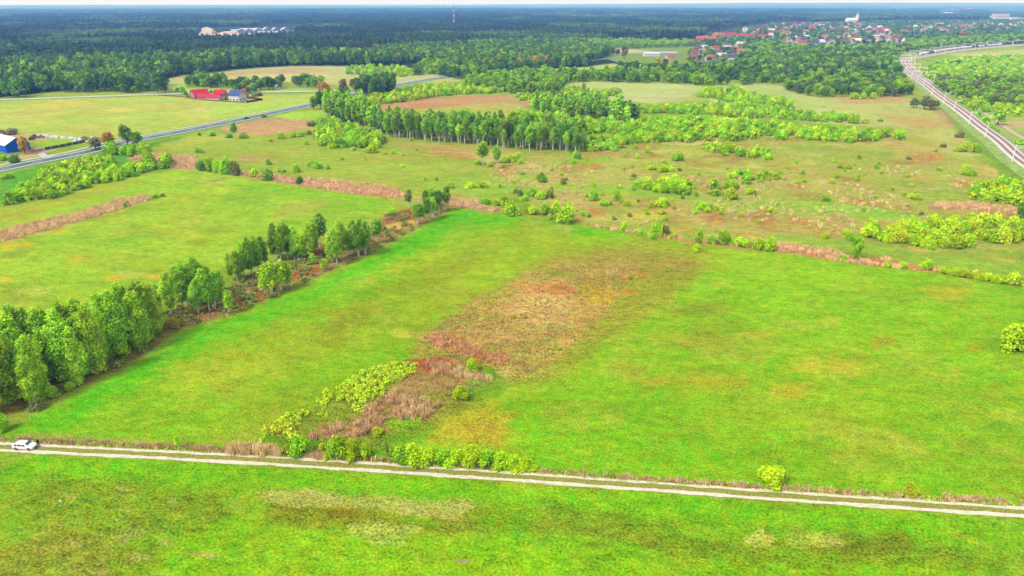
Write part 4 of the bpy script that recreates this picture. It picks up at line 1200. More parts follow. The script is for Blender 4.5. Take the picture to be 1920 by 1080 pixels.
one(T_, 1916, 412, 26, 36, 'mid', 'dark green tree cut by the right edge above the big thicket')
# middle birch stand
STAND = [(648, 232), (690, 243), (720, 258), (800, 266), (900, 274), (1000, 283), (1092, 288), (1097, 270), (1010, 262), (900, 252), (800, 246), (720, 240), (690, 222), (640, 214), (612, 214), (612, 226)]
fill(B, STAND, 4.6, 5.0, 12.8, [('birch', 3), ('mid', 5), ('fresh', 1), ('deep', 1)], 'in the long birch stand with white stems in the middle', 21, jit=.36, lod=1)
fill(B, [(610, 224), (650, 232), (690, 238), (690, 218), (640, 206), (615, 210)], 6.5, 5.2, 15, [('fresh', 3), ('birch', 2)], 'at the left end of the long birch stand', 22, lod=1)
row(B, [(905, 309, 28, 46, 'fresh'), (932, 314, 20, 42, 'birch'), (440, 260, 16, 32, 'birch')], 'standing free in front of the long birch stand', lod=1)
row(U, [(898, 308, 18, 12, 'bright'), (918, 312, 16, 10, 'lime'), (948, 305, 18, 16, 'lime'), (960, 303, 18, 18, 'lime'), (972, 300, 16, 20, 'lime'), (975, 306, 14, 12, 'bright')], 'around the two free birches in front of the stand')
fill(U, [(590, 262), (610, 276), (650, 280), (705, 278), (718, 264), (700, 254), (672, 242), (630, 232), (596, 236), (588, 250)], 5.4, 6.4, 5.6, [('bright', 4), ('fresh', 3), ('lime', 2)], 'in the bright thicket left of the long birch stand', 23)
row(U, [(697, 286, 30, 11, 'lime'), (662, 282, 14, 9, 'lime'), (620, 278, 18, 14, 'lime'), (575, 271, 12, 12, 'lime'), (528, 260, 18, 16, 'lime'), (550, 257, 14, 12, 'lime'), (563, 256, 18, 14, 'bright'), (578, 252, 14, 12, 'fresh'), (584, 236, 22, 12, 'olive'), (737, 289, 12, 10, 'lime'), (770, 264, 12, 8, 'bright'), (508, 266, 8, 6, 'golden'), (722, 289, 10, 7, 'golden')],
    'scattered left of and below the bright thicket')
row(U, [(374, 254, 8, 7, 'mid'), (397, 255, 17, 12, 'fresh'), (458, 259, 20, 13, 'lime'), (430, 258, 14, 11, 'mid'), (373, 286, 20, 12, 'bright'), (503, 309, 14, 16, 'bright'), (594, 315, 26, 20, 'bright'), (581, 312, 12, 13, 'lime'), (614, 317, 13, 15, 'lime'), (557, 323, 18, 19, 'bright'), (562, 345, 15, 20, 'deep'), (533, 323, 8, 7, 'mid'), (523, 322, 8, 6, 'mid'), (495, 220, 12, 8, 'mid')],
    'scattered over the meadow between the highway and the ditch')
one(U, 503, 337, 28, 28, 'mid', 'round dark green bush on the ditch left of the pink reed band')
row(U, [(377, 319, 26, 26, 'mid'), (396, 320, 30, 32, 'bright'), (408, 322, 24, 26, 'lime'), (424, 325, 28, 34, 'fresh'), (441, 328, 26, 32, 'olive'), (477, 331, 22, 20, 'lime')], 'in the clump standing on the ditch')
row(U, [(235, 388, 10, 11, 'mid'), (291, 371, 16, 10, 'bright'), (305, 368, 12, 6, 'olive'), (273, 366, 6, 6, 'mid'), (240, 384, 7, 10, 'bright')], 'on the reed strip of the upper left field')
# thickets between highway and upper left field
fill(U, [(0, 388), (24, 384), (95, 372), (165, 350), (232, 337), (268, 330), (262, 318), (215, 325), (160, 338), (80, 358), (20, 372)], 4.7, 6.2, 4.8, [('lime', 4), ('bright', 4)], 'in the near row of the lime thicket below the highway', 31)
fill(U, [(55, 366), (110, 350), (170, 335), (216, 320), (214, 302), (150, 312), (90, 332), (60, 346)], 5.0, 6.6, 5.4, [('lime', 4), ('yellow', 1), ('bright', 3)], 'in the far row of the lime thicket below the highway', 32)
fill(U, [(265, 320), (300, 318), (328, 316), (325, 304), (290, 300), (262, 306)], 5.0, 6.2, 5.2, [('bright', 3), ('fresh', 2)], 'at the right end of the thicket below the highway', 33)
row(U, [(20, 338 - 4, 14, 12, 'bright'), (6, 336, 14, 10, 'fresh'), (27, 368, 14, 16, 'fresh'), (40, 350, 14, 12, 'bright'), (140, 350, 20, 10, 'lime')], 'in the green corner below the highway')
fill(U, [(200, 290), (240, 294), (275, 290), (278, 280), (240, 282), (205, 280)], 4.6, 6.0, 5.0, [('bright', 4), ('lime', 2)], 'by the highway at the foot of the tall dark trees', 34)
one(T_, 240, 273, 28, 40, 'mid', 'taller of two dark trees standing right beside the highway')
one(T_, 258, 274, 26, 28, 'mid', 'shorter of two dark trees standing right beside the highway')
one(T_, 48, 289, 24, 34, 'orange', 'thin orange-brown tree beside the blue barn')
one(T_, 205, 274, 26, 28, 'orange', 'orange-brown budding tree between scrap yard and tall dark trees')
one(T_, 180, 281, 34, 26, 'bare', 'bare brown tree behind the highway beside the scrap yard')
one(U, 29, 305, 22, 20, 'deep', 'round dark green bush in front of the blue barn')
one(U, 8, 301, 18, 14, 'fresh', 'fresh green shrub in front of the blue barn wall')
row(U, [(66, 259, 14, 10, 'bare'), (60, 262, 12, 8, 'brown'), (22, 252, 24, 12, 'bare'), (4, 253, 20, 12, 'bare'), (212, 290, 26, 26, 'bright'), (173, 299, 20, 16, 'fresh')], 'around the yard of the blue barn')
# farm surroundings
row(T_, [(343, 177, 16, 15, 'fresh'), (335, 174, 12, 10, 'mid'), (297, 175, 24, 38, 'deep'), (349, 180, 10, 8, 'mid')], 'left of the red roofed farm', lod=1)
fill(T_, [(350, 163), (400, 165), (430, 164), (428, 156), (390, 154), (352, 155)], 7.5, 8, 10, [('mid', 4), ('deep', 2), ('fresh', 2)], 'in the small grove behind the red roofed farm', 41, lod=1)
fill(T_, [(430, 172), (470, 178), (490, 170), (540, 166), (600, 164), (612, 158), (560, 156), (480, 158), (440, 160)], 9, 8.5, 8.5, [('mid', 4), ('deep', 3), ('fresh', 2), ('olive', 1)], 'in the hedge of trees behind the white farmhouse', 42, keep=.8, lod=1)
row(U, [(449, 171, 12, 10, 'lime'), (478, 181, 14, 8, 'grey'), (487, 180, 14, 7, 'olive'), (396, 174, 6, 6, 'deep'), (402, 175, 6, 6, 'deep'), (404, 174, 5, 7, 'deep'), (424, 187, 8, 7, 'deep'), (430, 188, 9, 8, 'olive'), (352, 182, 6, 4, 'deep'), (357, 182, 5, 4, 'deep'), (430, 180, 9, 8, 'mid')], 'in the farm garden between the buildings')
row(T_, [(588, 206, 18, 26, 'mid'), (601, 204, 20, 32, 'deep'), (615, 203, 20, 38, 'mid'), (624, 199, 16, 30, 'deep'), (612, 180, 22, 26, 'orange'), (602, 176, 14, 22, 'orange')], 'in the clump hiding the bend of the highway', lod=1)
row(T_, [(640, 186, 18, 24, 'deep'), (652, 188, 16, 26, 'mid'), (644, 170, 20, 22, 'brown'), (661, 166, 16, 18, 'brown'), (668, 172, 16, 18, 'orange')], 'in the red-brown budding clump by the highway', lod=1)
fill(T_, [(668, 182), (700, 186), (742, 178), (740, 166), (700, 162), (672, 168)], 7, 7.5, 13, [('deep', 4), ('mid', 3)], 'in the dark tree clump above the long birch stand', 43, lod=1)
fill(U, [(628, 212), (660, 214), (690, 208), (700, 196), (740, 194), (800, 184), (850, 178), (905, 176), (960, 172), (960, 164), (880, 162), (820, 162), (780, 166), (745, 172), (700, 186), (650, 194)],
     6.3, 7, 5.6, [('lime', 5), ('yellow', 2), ('bright', 3)], 'in the glowing lime thicket beyond the long birch stand', 44)
fill(U, [(645, 140), (700, 143), (760, 144), (800, 140), (840, 136), (830, 128), (760, 130), (720, 128), (700, 124), (650, 130)], 9, 7.5, 5.5, [('bright', 4), ('lime', 3), ('fresh', 2)], 'in the bright scrub behind the highway', 45, keep=.85)
fill(T_, [(765, 142), (800, 140), (850, 150), (850, 132), (800, 128)], 10, 9, 11, [('mid', 3), ('fresh', 3)], 'beside the far stretch of the highway', 46, keep=.7, lod=1)
# right middle woods
fill(B, [(988, 212), (1040, 222), (1110, 226), (1190, 236), (1200, 222), (1150, 208), (1080, 202), (1000, 198)], 6.4, 5.4, 11, [('mid', 4), ('deep', 1), ('fresh', 3), ('birch', 2)], 'in the dark birch wood behind the long birch stand', 51, lod=1)
fill(U, [(960, 240), (1100, 252), (1190, 252), (1200, 238), (1110, 228), (990, 216), (950, 222)], 7.0, 7, 6, [('bright', 4), ('fresh', 4), ('lime', 1)], 'between the two birch stands', 52)
fill(U, [(1100, 284), (1150, 282), (1190, 272), (1240, 268), (1330, 268), (1440, 262), (1600, 268), (1690, 264), (1690, 256), (1600, 248), (1500, 240), (1400, 232), (1300, 226), (1200, 228), (1190, 250), (1130, 262), (1098, 270)],
     6.2, 7, 5.2, [('bright', 5), ('lime', 5), ('fresh', 2)], 'in the wide lime woods right of the birch stand', 53, keep=.86)
fill(U, [(1305, 284), (1340, 292), (1400, 296), (1445, 300), (1440, 290), (1380, 278), (1310, 272)], 6.0, 6, 4.4, [('lime', 5), ('yellow', 1), ('bright', 2)], 'on the ragged near fringe of the lime woods', 54)
fill(U, [(1195, 212), (1260, 214), (1400, 222), (1500, 226), (1605, 232), (1600, 224), (1500, 214), (1400, 200), (1330, 200), (1225, 206)], 6.6, 6.5, 5.2, [('bright', 5), ('lime', 3), ('fresh', 2)], 'in the long bright strip above the wide lime woods', 55)
fill(U, [(1310, 182), (1345, 188), (1420, 204), (1500, 208), (1480, 196), (1420, 186), (1380, 172), (1320, 172)], 6.8, 6.8, 6.5, [('bright', 5), ('lime', 4), ('fresh', 2)], 'in the bright tongue of scrub right of the pale field', 56)
row(U, [(1623, 231, 16, 10, 'lime'), (1650, 228, 12, 8, 'fresh')], 'right of the long bright strip')
fill(U, [(970, 190), (1010, 190), (1060, 186), (1100, 188), (1170, 178), (1165, 170), (1110, 170), (1060, 166), (1040, 176), (970, 182)], 7, 6.5, 4.6, [('lime', 4), ('bright', 3), ('grey', 1)], 'in the lime scrub left of the pale field', 57, keep=.85)
one(T_, 1094, 176, 12, 20, 'fresh', 'single upright green tree in the lime scrub left of the pale field')
fill(T_, [(862, 168), (960, 176), (1030, 180), (1062, 170), (1055, 160), (1110, 154), (1230, 156), (1310, 160), (1370, 160), (1310, 150), (1180, 144), (1060, 142), (1000, 142), (960, 146), (880, 156)],
     8, 8.4, 9.5, [('fresh', 4), ('mid', 3), ('bright', 3), ('deep', 1)], 'in the mixed tree belt before the pale field', 58, keep=.9, lod=1)
fill(T_, [(1380, 160), (1465, 156), (1470, 170), (1530, 184), (1600, 182), (1660, 184), (1705, 180), (1718, 172), (1690, 150), (1640, 140), (1500, 142), (1400, 148)],
     7.6, 7.4, 7.8, [('mid', 4), ('deep', 3), ('bright', 3), ('lime', 2), ('grey', 1)], 'in the mixed wood left of the railway', 59, keep=.85, lod=1)
fill(U, [(1590, 186), (1650, 186), (1640, 178), (1600, 176)], 7, 6.5, 4.6, [('lime', 4), ('yellow', 2)], 'in front of the mixed wood left of the railway', 60)
row(T_, [(1712, 202, 18, 18, 'grey'), (1733, 205, 24, 26, 'grey'), (1745, 206, 20, 20, 'bare'), (1752, 204, 18, 16, 'mid')], 'grey and budding beside the railway', lod=1)
row(U, [(1700, 175, 18, 12, 'lime'), (1800, 258, 20, 16, 'bare'), (1726, 196, 14, 10, 'grey')], 'beside the railway before the bend')
fill(U, [(1735, 150), (1735, 128), (1760, 116), (1850, 108), (2100, 104), (2100, 150), (1920, 140), (1860, 150), (1800, 158)], 8.5, 8, 5.5, [('lime', 5), ('bright', 4), ('fresh', 2), ('deep', 1)], 'in the lime scrub right of the railway bend', 61, keep=.9)
fill(T_, [(1745, 165), (1800, 185), (1850, 200), (1900, 205), (1990, 205), (1990, 160), (1900, 150), (1820, 150), (1760, 150)], 8.4, 8, 7, [('grey', 3), ('mid', 3), ('fresh', 2), ('bright', 3)], 'in the grey-green wood right of the railway', 62, keep=.8, lod=1)
fill(U, [(1800, 196), (1840, 210), (1900, 218), (1990, 220), (1990, 190), (1900, 188), (1830, 186)], 7, 7, 5, [('lime', 5), ('bright', 3)], 'in the lime scrub right of the railway', 63, keep=.75)
one(T_, 1870, 234, 30, 30, 'fresh', 'large round fresh green tree right of the railway')
row(U, [(1835, 218, 12, 14, 'bright'), (1846, 232, 18, 16, 'fresh'), (1855, 242, 18, 18, 'fresh'), (1826, 206, 14, 12, 'bright'), (1812, 196, 12, 10, 'bright'), (1915, 272, 24, 14, 'fresh'), (1798, 190, 12, 10, 'lime'), (1868, 249, 12, 8, 'mid'), (1935, 250, 30, 16, 'bright')], 'along the right side of the railway')
# tree belts further out: leafy trees, birches, budding oaks
DEC = [('mid', 5), ('deep', 5), ('fresh', 1)]
fill(T_, [(-120, 190), (0, 184), (50, 183), (58, 172), (160, 174), (236, 174), (310, 174), (306, 160), (276, 153), (200, 150), (0, 150), (-120, 152)], 8.5, 9, 14, DEC, 'along the near edge of the left forest', 71, lod=1)
fill(T_, [(-120, 152), (0, 150), (200, 150), (276, 152), (340, 143), (480, 127), (560, 124), (640, 123), (695, 125), (690, 112), (480, 112), (300, 122), (0, 132), (-120, 136)], 9.0, 9.2, 15.5, DEC, 'in the green belt of the left forest', 72)
fill(T_, [(700, 122), (800, 118), (815, 140), (870, 152), (960, 140), (1000, 134), (1030, 130), (1100, 126), (1112, 114), (1150, 104), (1105, 92), (1100, 82), (960, 84), (700, 98), (690, 112)], 8.0, 8.2, 12, [('fresh', 2), ('mid', 5), ('deep', 5), ('olive', 1)], 'in the broad green wood in the middle distance', 73)
row(T_, [(1004, 131, 18, 26, 'orange'), (1016, 130, 18, 24, 'brown'), (1026, 126, 14, 22, 'orange'), (1040, 118, 14, 12, 'golden'), (975, 132, 18, 24, 'golden'), (985, 130, 14, 20, 'olive')], 'budding orange-brown by the green field', lod=1)
row(T_, [(1170, 110, 18, 22, 'olive'), (1232, 128, 16, 20, 'golden'), (1247, 126, 14, 16, 'brown'), (1182, 127, 7, 13, 'lime'), (1158, 104, 12, 12, 'brown'), (1118, 108, 14, 14, 'grey')], 'among the sheds before the town', lod=1)
fill(T_, [(1090, 134), (1165, 134), (1240, 136), (1275, 136), (1300, 134), (1400, 132), (1440, 106), (1560, 102), (1660, 101), (1685, 108), (1678, 122), (1694, 140), (1640, 140), (1500, 142), (1390, 150), (1310, 150), (1180, 142), (1160, 134), (1090, 134)],
     8.2, 8.4, 10.5, [('mid', 5), ('deep', 5), ('fresh', 2), ('olive', 1)], 'in the green wood before the town', 74, keep=.92)
fill(T_, [(1388, 122), (1402, 92), (1440, 80), (1480, 90), (1560, 92), (1680, 92), (1690, 104), (1560, 102), (1440, 108), (1405, 132)], 10, 9.5, 8.5, [('mid', 4), ('deep', 3), ('fresh', 4)], 'in the green gap between the two town parts', 79)
fill(T_, [(1085, 86), (1160, 92), (1300, 88), (1300, 82), (1180, 80), (1085, 80)], 12, 10, 9, [('bright', 3), ('fresh', 3)], 'in the light green strip before the town', 75)
fill(T_, [(1290, 120), (1290, 90), (1320, 68), (1440, 46), (1700, 40), (2200, 36), (2200, 76), (1700, 84), (1540, 88), (1440, 74), (1390, 118)], 20, 9.5, 7.0, [('mid', 5), ('deep', 5), ('fresh', 1)], 'between the houses of the town', 76, keep=.9)
fill(T_, [(1690, 100), (1700, 84), (1800, 78), (1920, 74), (2200, 66), (2200, 80), (1920, 82), (1800, 90), (1720, 100)], 13, 12, 12, [('mid', 5), ('fresh', 5)], 'in the belt behind the railway bend', 77)
fill(T_, [(100, 176), (160, 178), (230, 180), (320, 176), (310, 172), (160, 172), (100, 172)], 22, 6, 5, [('mid', 3), ('fresh', 3)], 'along the pale side road', 78, keep=.6, lod=1)
fill(U, [(880, 300), (1100, 315), (1350, 305), (1500, 300), (1740, 290), (1800, 350), (1700, 440), (1450, 440), (1150, 420), (1060, 395), (900, 345)], 13, 2.6, 1.7, [('lime', 4), ('bright', 3), ('olive', 2)], 'low and scattered over the rough meadow', 95, keep=.55)
fill(U, [(600, 290), (760, 275), (900, 290), (900, 340), (700, 320), (590, 300)], 17, 2.2, 1.5, [('lime', 4), ('bright', 3)], 'low and scattered in front of the long birch stand', 96, keep=.4)
# the great pine forests
def far_forest():
    rs = np.random.RandomState(99)
    out = {'pine': [], 'pinelight': [], 'dec': [], 'decl': []}
    gaps = [[(366, 84), (366, 52), (440, 50), (552, 50), (560, 72), (470, 80)], [(1205, 122), (1205, 92), (1275, 92), (1275, 122)], [(1290, 118), (1290, 92), (1320, 68), (1440, 46), (1700, 40), (2100, 38), (2100, 76), (1700, 84), (1540, 88), (1440, 74)],
            [(0, 33), (60, 30), (70, 33), (0, 36)], [(560, 51), (700, 47), (960, 40), (960, 42), (560, 54)], [(1755, 30), (1755, 18), (1800, 18), (1800, 32)], [(1850, 40), (1850, 20), (1930, 18), (1930, 40)],
            [(1205, 106), (1205, 92), (1270, 92), (1270, 106)], [(1820, 22), (1860, 21), (1860, 24), (1820, 25)]]
    limit = [(-900, 152), (-120, 136), (0, 132), (300, 122), (480, 112), (700, 98), (960, 84), (1100, 80), (1300, 80), (1310, 66), (1440, 44), (1700, 38), (2900, 36), (2900, 5.5), (-900, 5.5)]
    r = 850.0
    while r < 8800:
        sp = 9.5 if r < 1500 else 9.5 + (r - 1500) / 230
        na = int(1.36 * r / sp)
        az = np.linspace(-.68, .68, na) + rs.uniform(-.4, .4, na) * sp / r
        rr = r + rs.uniform(-.45, .45, na) * sp
        x, y = np.sin(az) * rr, np.cos(az) * rr
        px, py = proj(x, y)
        m = (px > -120) & (px < 2040) & inside(px, py, limit)
        for g in gaps: m &= ~inside(px, py, g)
        x, y, px, py = x[m], y[m], px[m], py[m]
        if len(x):
            n1 = fbm(x / 190, y / 260, 300); n2 = fbm(x / 60, y / 60, 310)
            decz = (n1 > .55) | ((py > 92) & (n2 > .52)) | (inside(px, py, [(-900, 33), (0, 31), (500, 30), (560, 20), (500, 12), (-900, 12)]) & (n2 > .42)) | (inside(px, py, [(680, 100), (960, 86), (1310, 70), (1310, 55), (1200, 56), (960, 70), (700, 84)]) & (n2 > .5)) \
                | (inside(px, py, [(1500, 38), (2900, 36), (2900, 8), (1700, 8)]) & (n2 > .4))
            decz &= ~inside(px, py, [(540, 56), (960, 42), (960, 28), (560, 30), (420, 40)])
            w = sp / 9.5
            for i in range(len(x)):
                k = ('dec' if n2[i] > .5 else 'decl') if decz[i] else ('pine' if n2[i] > .43 else 'pinelight')
                out[k].append((x[i], y[i], w * rs.uniform(.8, 1.25), rs.uniform(.82, 1.15) * (1 if w < 1.6 else 1.05)))
        r += sp
    return out
FARF = far_forest()
# ------------------------------------------------------------------ turn the survey into plants: the nearest of each kind are things, the far rest is one mass per colour
ORD = ['first', 'second', 'third', 'fourth', 'fifth', 'sixth', 'seventh', 'eighth', 'ninth', 'tenth', 'eleventh', 'twelfth', 'thirteenth', 'fourteenth', 'fifteenth']
def ordinal(i, n):
    if n == 1: return ''
    if i == 0: return 'leftmost '
    if i == n - 1: return 'rightmost '
    if i < n / 2: return ORD[i] + '-from-left '
    return ORD[n - 1 - i] + '-from-right '

KW = {'birch': 'birch', 'grove': 'birch', 'thin': 'young birch', 'bush': 'bush', 'tree': 'leafy tree', 'pine': 'pine'}
CAT = {'birch': 'birch', 'grove': 'birch', 'thin': 'birch', 'bush': 'bush', 'tree': 'leafy tree', 'pine': 'pine'}
NEAR_MAX = {'birch': 295, 'bush': 300, 'tree': 290, 'pine': 270}
FAMILY = {'birch': 'birch', 'grove': 'birch', 'thin': 'birch', 'bush': 'bush', 'tree': 'tree', 'pine': 'pine'}
for k in ('pine', 'pinelight'):      # nearest pines become things too
    pass
_p = [(x, y, w, h, k) for k in ('pine', 'pinelight') for (x, y, w, h) in FARF[k]]
_p.sort(key=lambda q: math.hypot(q[0], q[1]))
_np = 270
for (x, y, w, h, k) in _p[:_np]:
    px, py = proj(np.array([x]), np.array([y]))
    px = float(px[0])
    zone = 'at the left end of' if px < 150 else 'in the left part of' if px < 420 else 'in the middle of' if px < 800 else 'on the right side of'
    PLANTS.append(dict(kind='pine', x=x, y=y, w=w * 6.0, h=h * 19, col=k, place=zone + ' the near edge of the dark pine forest', group='pines of the near forest edge', single=False, lod=1))
FARF2 = {'pine': [], 'pinelight': [], 'dec': FARF['dec'], 'decl': FARF['decl']}
for (x, y, w, h, k) in _p[_np:]: FARF2[k].append((x, y, w, h))

REST = {}
for fam in ('birch', 'bush', 'tree', 'pine'):
    L_ = [p for p in PLANTS if FAMILY[p['kind']] == fam]
    for p in L_:
        px, py = proj(np.array([p['x']]), np.array([p['y']]))
        p['px'], p['py'] = float(px[0]), float(py[0]); p['d'] = math.hypot(p['x'], p['y'])
        p['vis'] = -15 < p['px'] < 1935
    L_.sort(key=lambda p: (not p['single'], not p['vis'], p['d']))
    for i, p in enumerate(L_):
        p['thing'] = i < NEAR_MAX[fam] and (p['vis'] or p['single'])
        if not p['thing']: REST.setdefault((p['kind'], p['col']), []).append(p)

rs = np.random.RandomState(4)
for p in PLANTS:
    if not p['thing']: continue
    lod = p['lod']
    if lod is None:
        lod = 0 if p['d'] < 225 else 1 if p['d'] < 480 or p['kind'] == 'pine' else 2
        if p['kind'] == 'tree' and p['d'] < 420: lod = 0
    elif p['kind'] == 'tree' and lod == 1 and p['d'] > 900: lod = 2
    o = plant(p['kind'], p['x'], p['y'], p['w'], p['h'], p['col'], rs, lod)
    kw = KW[p['kind']]
    if p.get('label'):
        lab = p['label']
    elif p.get('rank'):
        i, n = p['rank']
        lab = f"{ordinal(i, n)}{kw}, {LWORD[p['col']]}, {p['place']}"
    else:
        ref = HREF[p['kind']]
        lab = f"{LWORD[p['col']]} {kw} {p['place']}"
    w_ = lab.split()
    tag(o, ' '.join(w_[:16]), CAT[p['kind']], p['group'] if p['group'] else None)

# far rest
def S(c, k=1.0): return tuple(min(.62, q * LBOOST.get(c, 1.15) * k) for q in LC[c])
MASSNAME = {'birch': 'birch_wood', 'bush': 'thicket', 'tree': 'leafy_wood', 'thin': 'birch_wood', 'grove': 'birch_wood', 'pine': 'pine_wood'}
for (kind, col), L_ in REST.items():
    n = len(L_)
    pts = np.array([(p['x'], p['y'], 0) for p in L_])
    rs2 = np.random.RandomState(len(L_))
    rot = np.c_[np.zeros(n), np.zeros(n), rs2.uniform(0, 6.28, n)]
    far = np.mean([p['d'] for p in L_])
    key = {'birch': 'birchone', 'bush': 'bush2', 'tree': 'tree2', 'thin': 'birchone', 'grove': 'birchone', 'pine': 'pine2'}[kind]
    if key == 'birchone' and key not in PROTO:
        PROTO['birchone'] = [one_mesh('birch', birch_parts(140 + i, 620, 1.0, low=.3, limbs=False, tn=4), BIRCH_BARK) for i in range(3)]
    scl = np.array([(p['w'] / WREF[kind], p['w'] / WREF[kind], p['h'] / HREF[kind]) for p in L_])
    scatter(MASSNAME[kind], pts, rot, scl, PROTO[key], S(col, .8 if kind == 'tree' else 1.0), f"{LWORD[col]} {'scrub' if kind == 'bush' else 'trees'} massed in the distant woods", 'wood')

for k, L_ in FARF2.items():
    n = len(L_)
    if not n: continue
    a = np.array(L_)
    rs2 = np.random.RandomState(n)
    rot = np.c_[np.zeros(n), np.zeros(n), rs2.uniform(0, 6.28, n)]
    scl = np.c_[a[:, 2], a[:, 2], a[:, 3]]
    col = {'pine': S('pine'), 'pinelight': S('pinelight'), 'dec': (.078, .15, .045), 'decl': (.13, .235, .05)}[k]
    scatter({'pine': 'pine_forest', 'pinelight': 'pine_forest', 'dec': 'leafy_forest', 'decl': 'leafy_forest'}[k], np.c_[a[:, 0], a[:, 1], np.zeros(n)], rot,
            scl * ((1.25, 1.25, 1) if k[0] == 'p' else (1.3, 1.3, 1.05)), PROTO['pine2' if k[0] == 'p' else 'tree2'], col,
            {'pine': 'dark pine forest stretching to the horizon', 'pinelight': 'lighter pine tops within the endless forest', 'dec': 'dark leafy woods among the distant pines', 'decl': 'light leafy woods among the distant pines'}[k], 'forest')

# ------------------------------------------------------------------ reeds, sedge and low scrub
def blade_mesh(name, seed, n, rad, h, wid, lean, plume=0.0):
    rs = np.random.RandomState(seed)
    a, r = rs.uniform(0, 6.28, n), rad * rs.rand(n) ** .6
    x, y = np.cos(a) * r, np.sin(a) * r
    hh = h * rs.uniform(.6, 1.1, n)
    la = rs.uniform(0, 6.28, n); ln = lean * hh * rs.uniform(.1, 1, n)
    tx, ty = x + np.cos(la) * ln, y + np.sin(la) * ln
    wa = rs.uniform(0, 3.14, n); wx, wy = np.cos(wa) * wid / 2, np.sin(wa) * wid / 2
    b0 = np.c_[x - wx, y - wy, np.zeros(n)]; b1 = np.c_[x + wx, y + wy, np.zeros(n)]
    t0 = np.c_[tx + wx * (.3 + plume), ty + wy * (.3 + plume), hh]; t1 = np.c_[tx - wx * (.3 + plume), ty - wy * (.3 + plume), hh]
    v = np.stack([b0, b1, t0, t1], 1).reshape(-1, 3)
    return np_mesh(name, v, np.arange(4 * n).reshape(n, 4), [LEAF], {'var': ('FLOAT', 'POINT', np.repeat(rs.rand(n), 4))})
REED = [blade_mesh('reed', 200 + i, 46, .75, 1.2, .10, .4, .5) for i in range(3)]
SEDGE = [blade_mesh('sedge', 210 + i, 34, .42, .5, .11, .7) for i in range(3)]
GRASS = [blade_mesh('grass', 220 + i, 26, .5, .32, .12, .6) for i in range(3)]
SCRUB = [np_mesh('scrub', *(lambda c: (c[0], c[1]))(leaf_cloud(np.random.RandomState(230 + i), [(0, 0, .5), (.5, .2, .4), (-.4, .4, .35)], [(.6, .6, .5)] * 3, 130, .26, .5, .4)), [LEAF]) for i in range(3)]
for m_ in SCRUB:
    a = m_.attributes.new('var', 'FLOAT', 'POINT'); a.data.foreach_set('value', np.repeat(np.random.RandomState(1).rand(len(m_.vertices) // 4), 4).astype(np.float32))

def bed(name, poly, spacing, meshes, col, label, seed, scale=1.0, keep=1.0, cat='reeds', noise=None):
    P = sample_poly(poly, spacing, seed, .5, keep)
    rag = np.stack([fbm(P[:, 0] / 7, P[:, 1] / 7, seed + 50) - .5, fbm(P[:, 0] / 7, P[:, 1] / 7, seed + 51) - .5], 1) * spacing * 9 + np.random.RandomState(seed + 9).normal(size=P.shape) * spacing * .5
    if not name.startswith('grass_v') and seed != 10:
        P = P[inside(P[:, 0] + rag[:, 0], P[:, 1] + rag[:, 1], poly_world(poly))]
    if noise is not None:
        P = P[fbm(P[:, 0] / noise[0], P[:, 1] / noise[0], seed) > noise[1]]
    n = len(P)
    if n == 0: return
    rs = np.random.RandomState(seed + 3)
    s = scale * rs.uniform(.65, 1.3, n)
    scatter(name, np.c_[P, np.zeros(n)], np.c_[np.zeros(n), np.zeros(n), rs.uniform(0, 6.28, n)], np.c_[s, s, s * rs.uniform(.8, 1.15, n)], meshes, col, label, cat)
TAN, PINK, RUST, STRAW = (.66, .50, .24), (.62, .43, .22), (.56, .32, .15), (.72, .62, .34)
bed('reed_bed', [(420, 851), (470, 855), (526, 858), (526, 848), (480, 838), (425, 840)], .55, REED, TAN, 'pink-tan reeds beside the dirt track left of the round bush', 1)
bed('reed_bed', [(572, 860), (600, 862), (612, 858), (605, 846), (575, 846)], .7, REED, PINK, 'reeds between the round bush and the tallest bush', 2, .8)
bed('reed_bed', [(585, 822), (640, 826), (690, 812), (745, 795), (800, 782), (848, 758), (840, 735), (780, 745), (740, 732), (710, 752), (660, 785), (600, 802)], 1.0, REED, PINK, 'pinkish wind-bent reeds in the wet corner of the hay meadow', 3, .85, keep=.8, noise=(4, .46))
bed('reed_bed', [(775, 700), (850, 705), (920, 718), (912, 700), (850, 690), (800, 675), (776, 680)], .9, REED, TAN, 'tan reeds above the wet corner', 4, .85, noise=(5, .42))
bed('rust_reed_bed', [(782, 690), (815, 700), (840, 700), (835, 680), (800, 672)], .8, REED, RUST, 'rust red reeds at the top of the wet corner', 5, .8)
bed('reed_bed', REED_STRIP, 1.3, REED, TAN, 'long tan reed strip across the upper left field', 6, .85)
bed('reed_bed', DITCH, 1.5, REED, (.68, .49, .27), 'pink reed band along the ditch', 7, .8)
bed('reed_bed', [(1060, 414), (1180, 433), (1300, 450), (1462, 458), (1560, 470), (1600, 484), (1660, 484), (1720, 499), (1770, 506), (1768, 512), (1640, 500), (1560, 488), (1462, 472), (1290, 454), (1180, 438), (1060, 420)], 1.3, REED, (.68, .48, .24), 'tan reeds on the far edge of the hay meadow', 8, .9, noise=(20, .38))
bed('reed_bed', [(1740, 382), (1810, 378), (1905, 392), (1905, 402), (1800, 393), (1732, 391)], 1.6, REED, PINK, 'pink reeds between the thickets on the right', 9, 1.0)
def strip_poly(pts, hw): return [(x, y - hw) for x, y in pts] + [(x, y + hw) for x, y in pts[::-1]]
DIT = [(-100, 820), (0, 825), (240, 836), (480, 848), (720, 864), (960, 880), (1200, 899), (1440, 915), (1700, 932), (1920, 945), (2050, 954)]
bed('reed_bed', strip_poly([(x, y - 1.5) for x, y in DIT], 2.6), .7, SEDGE, (.56, .40, .22), 'dry brown sedge lining the ditch above the dirt track', 10, 1.25, keep=.8)
